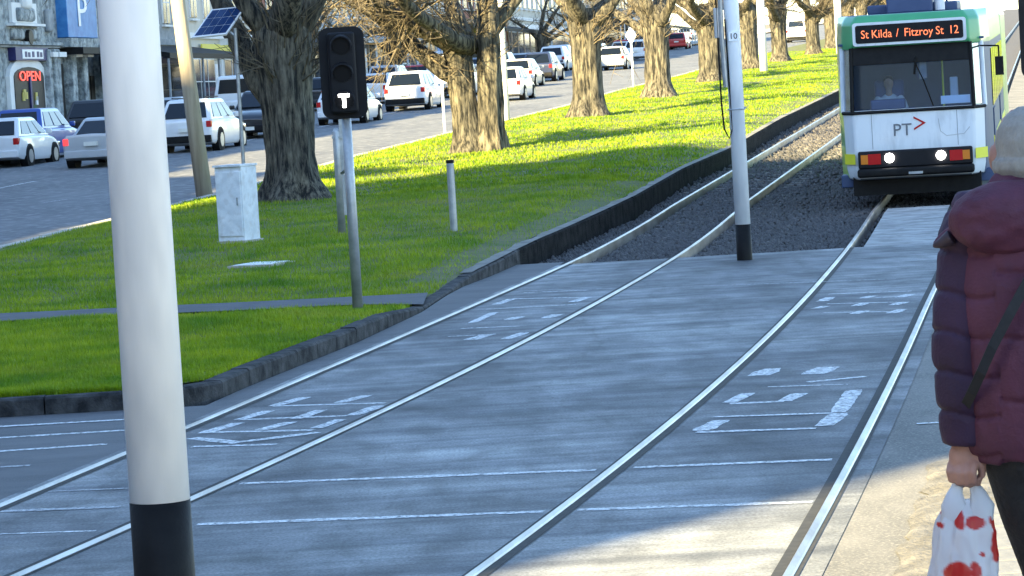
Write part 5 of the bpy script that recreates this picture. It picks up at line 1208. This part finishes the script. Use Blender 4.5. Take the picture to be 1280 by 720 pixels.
# beanie
m = MB(); add_ell(m, W(1292, 182, .0) + Vector((0, .0, .0)), .1, .122, .108); add_ell(m, W(1290, 204, .0), .1, .118, .07)
bm_ = remeshed(m, .006, 2); co = np.empty(len(bm_.vertices) * 3, np.float32); bm_.vertices.foreach_get('co', co); co = co.reshape(-1, 3)
c0 = W(1292, 182)
for i, p in enumerate(co):
    a = math.atan2(p[1] - c0.y, p[0] - c0.x); d_ = Vector((math.cos(a), math.sin(a), 0)); fold = .005 if p[2] < c0.z - .03 else 0
    co[i] = Vector(p) + d_ * (fold + .004 * mnoise.noise((p[0] * 14, p[1] * 14, p[2] * 14)))
bm_.vertices.foreach_set('co', co.ravel()); bm_.update(); mesh_obj('beanie', bm_, 'beanie', H_)
# trousers, shoes, shoulder strap
m = MB()
for h_, k_, a_ in ((hipL, kneeL, ankL), (hipR, kneeR, ankR)): m.tube([h_ + Vector((0, 0, .1)), h_, h_.lerp(k_, .5), k_, k_.lerp(a_, .5), a_], [.1, .105, .092, .072, .066, .06], 16)
add_ell(m, (.02, .0, .82), .175, .14, .12); mesh_obj('trousers', remeshed(m, .01, 2), 'trousers', H_)
for a_ in (ankL, ankR):
    m = MB(); m.tube([a_ + Vector((0, -.09, -.045)), a_ + Vector((0, .04, -.04)), a_ + Vector((0, .19, -.06))], [.045, .052, .035], 12); mesh_obj('shoe', remeshed(m, .008, 2), 'strap', H_)
m = MB(); pts = [W(1312, 300, -.185), W(1288, 345, -.205), W(1262, 392, -.213), W(1240, 434, -.21), W(1226, 466, -.195), W(1214, 492, -.15), W(1202, 516, -.06), W(1194, 530, .04)]
rg = [[p + Vector((-.01, 0, .008)), p + Vector((.01, 0, -.008)), p + Vector((.01, -.006, -.008)), p + Vector((-.01, -.006, .008))] for p in pts]; m.loft(rg); m.obj('shoulder_strap', 'strap', H_, smooth=False)

# shopping bag (held, a thing of its own)
def bag_mat():
    m_, t_, b_ = _bsdf('bag_plastic'); n, l = t_.nodes, t_.links
    at = n.new('ShaderNodeAttribute'); at.attribute_name = 'print'
    mx = n.new('ShaderNodeMix'); mx.data_type = 'RGBA'; mx.inputs[6].default_value = (.74, .74, .76, 1); mx.inputs[7].default_value = (.6, .03, .025, 1); l.new(at.outputs['Fac'], mx.inputs[0])
    l.new(mx.outputs[2], b_.inputs['Base Color']); b_.inputs['Roughness'].default_value = .32
    tr = n.new('ShaderNodeBsdfTranslucent'); l.new(mx.outputs[2], tr.inputs[0]); ms = n.new('ShaderNodeMixShader'); ms.inputs[0].default_value = .4
    l.new(b_.outputs[0], ms.inputs[1]); l.new(tr.outputs[0], ms.inputs[2]); l.new(ms.outputs[0], n['Material Output'].inputs[0])
bag_mat()
bagp = W(1206, 790, -.02) + FEET; BG = root('shopping_bag', 'white plastic shopping bag with red spots held in the left hand', 'bag', bagp)
def Wb(x, y, dy=0.0): return P(x, y, WY - .02 + dy) - bagp
NB = 96; prof = [(624, 1209, 16, .35), (634, 1208, 25, .4), (648, 1206, 34, .5), (665, 1205, 38, .56), (690, 1205, 41, .6), (720, 1205, 43, .62), (750, 1205, 43, .62), (778, 1205, 40, .6), (790, 1205, 32, .55)]
py2 = np.linspace(624, 790, 80); rings = []
for y in py2:
    cx = np.interp(y, [p[0] for p in prof], [p[1] for p in prof]); hw = np.interp(y, [p[0] for p in prof], [p[2] for p in prof]) / 490; dr_ = np.interp(y, [p[0] for p in prof], [p[3] for p in prof])
    c = Wb(cx, y); top = max(0, (700 - y) / 76); ring = []
    for jn in range(NB):
        a = 2 * math.pi * jn / NB
        f = 1 + .16 * top * math.sin(a * 7 + 1.5 * mnoise.noise((math.cos(a), math.sin(a), y * .01))) + .13 * mnoise.noise((math.cos(a) * 2.2, math.sin(a) * 2.2, y * .02)) + .07 * mnoise.noise((math.cos(a) * 5, math.sin(a) * 5, y * .045 + a)) + .03 * mnoise.noise((math.cos(a) * 12, math.sin(a) * 12, y * .1))
        f = max(.4, f); ring.append(c + Vector((hw * math.cos(a) * f, hw * dr_ * math.sin(a) * f, 0)))
    rings.append(ring)
m = MB(); m.loft(rings, cap=False); bo = m.obj('bag_body', 'bag_plastic', BG, smooth=True)
spots = [(1217, 651, 12, 9), (1197, 647, 7, 13), (1181, 637, 5, 6), (1175, 656, 4, 3), (1242, 648, 6, 15), (1244, 680, 7, 22), (1194, 713, 17, 15), (1216, 712, 7, 14), (1226, 690, 4, 4), (1205, 760, 16, 14), (1180, 775, 9, 9), (1235, 740, 8, 12)]
att = bo.data.attributes.new('print', 'FLOAT', 'POINT'); vals = []
sp3 = [(Wb(x, y), rx / 490, ry / 490) for x, y, rx, ry in spots]
for v in bo.data.vertices:
    k = 0
    for c, rx, ry in sp3:
        dx = (v.co.x - c.x) + .006 * mnoise.noise((v.co.x * 40, v.co.z * 40, 0)); dz = v.co.z - c.z + .006 * mnoise.noise((v.co.x * 40, v.co.z * 40, 9))
        k = max(k, min(1, max(0, (1.08 - math.hypot(dx / rx, dz / ry)) * 6)))
    vals.append(k)
att.data.foreach_set('value', vals)
for xs in ((1203, 1198, 1192, 1191, 1194), (1208, 1214, 1222, 1226, 1224)):
    m = MB(); pts = [Wb(x, y, .0) for x, y in zip(xs, (583, 600, 616, 630, 650))]; rg = []
    for i, p in enumerate(pts):
        wd = (.006, .011, .02, .03, .034)[i]; rg.append([p + Vector((wd * math.cos(a) * (1 + .2 * math.sin(3 * a + i)), .45 * wd * math.sin(a) - .012 * (i > 2), 0)) for a in np.linspace(0, 2 * math.pi, 16, endpoint=False)])
    m.loft(rg, cap=False); q = m.obj('handle', 'bag_plastic', BG, smooth=True)
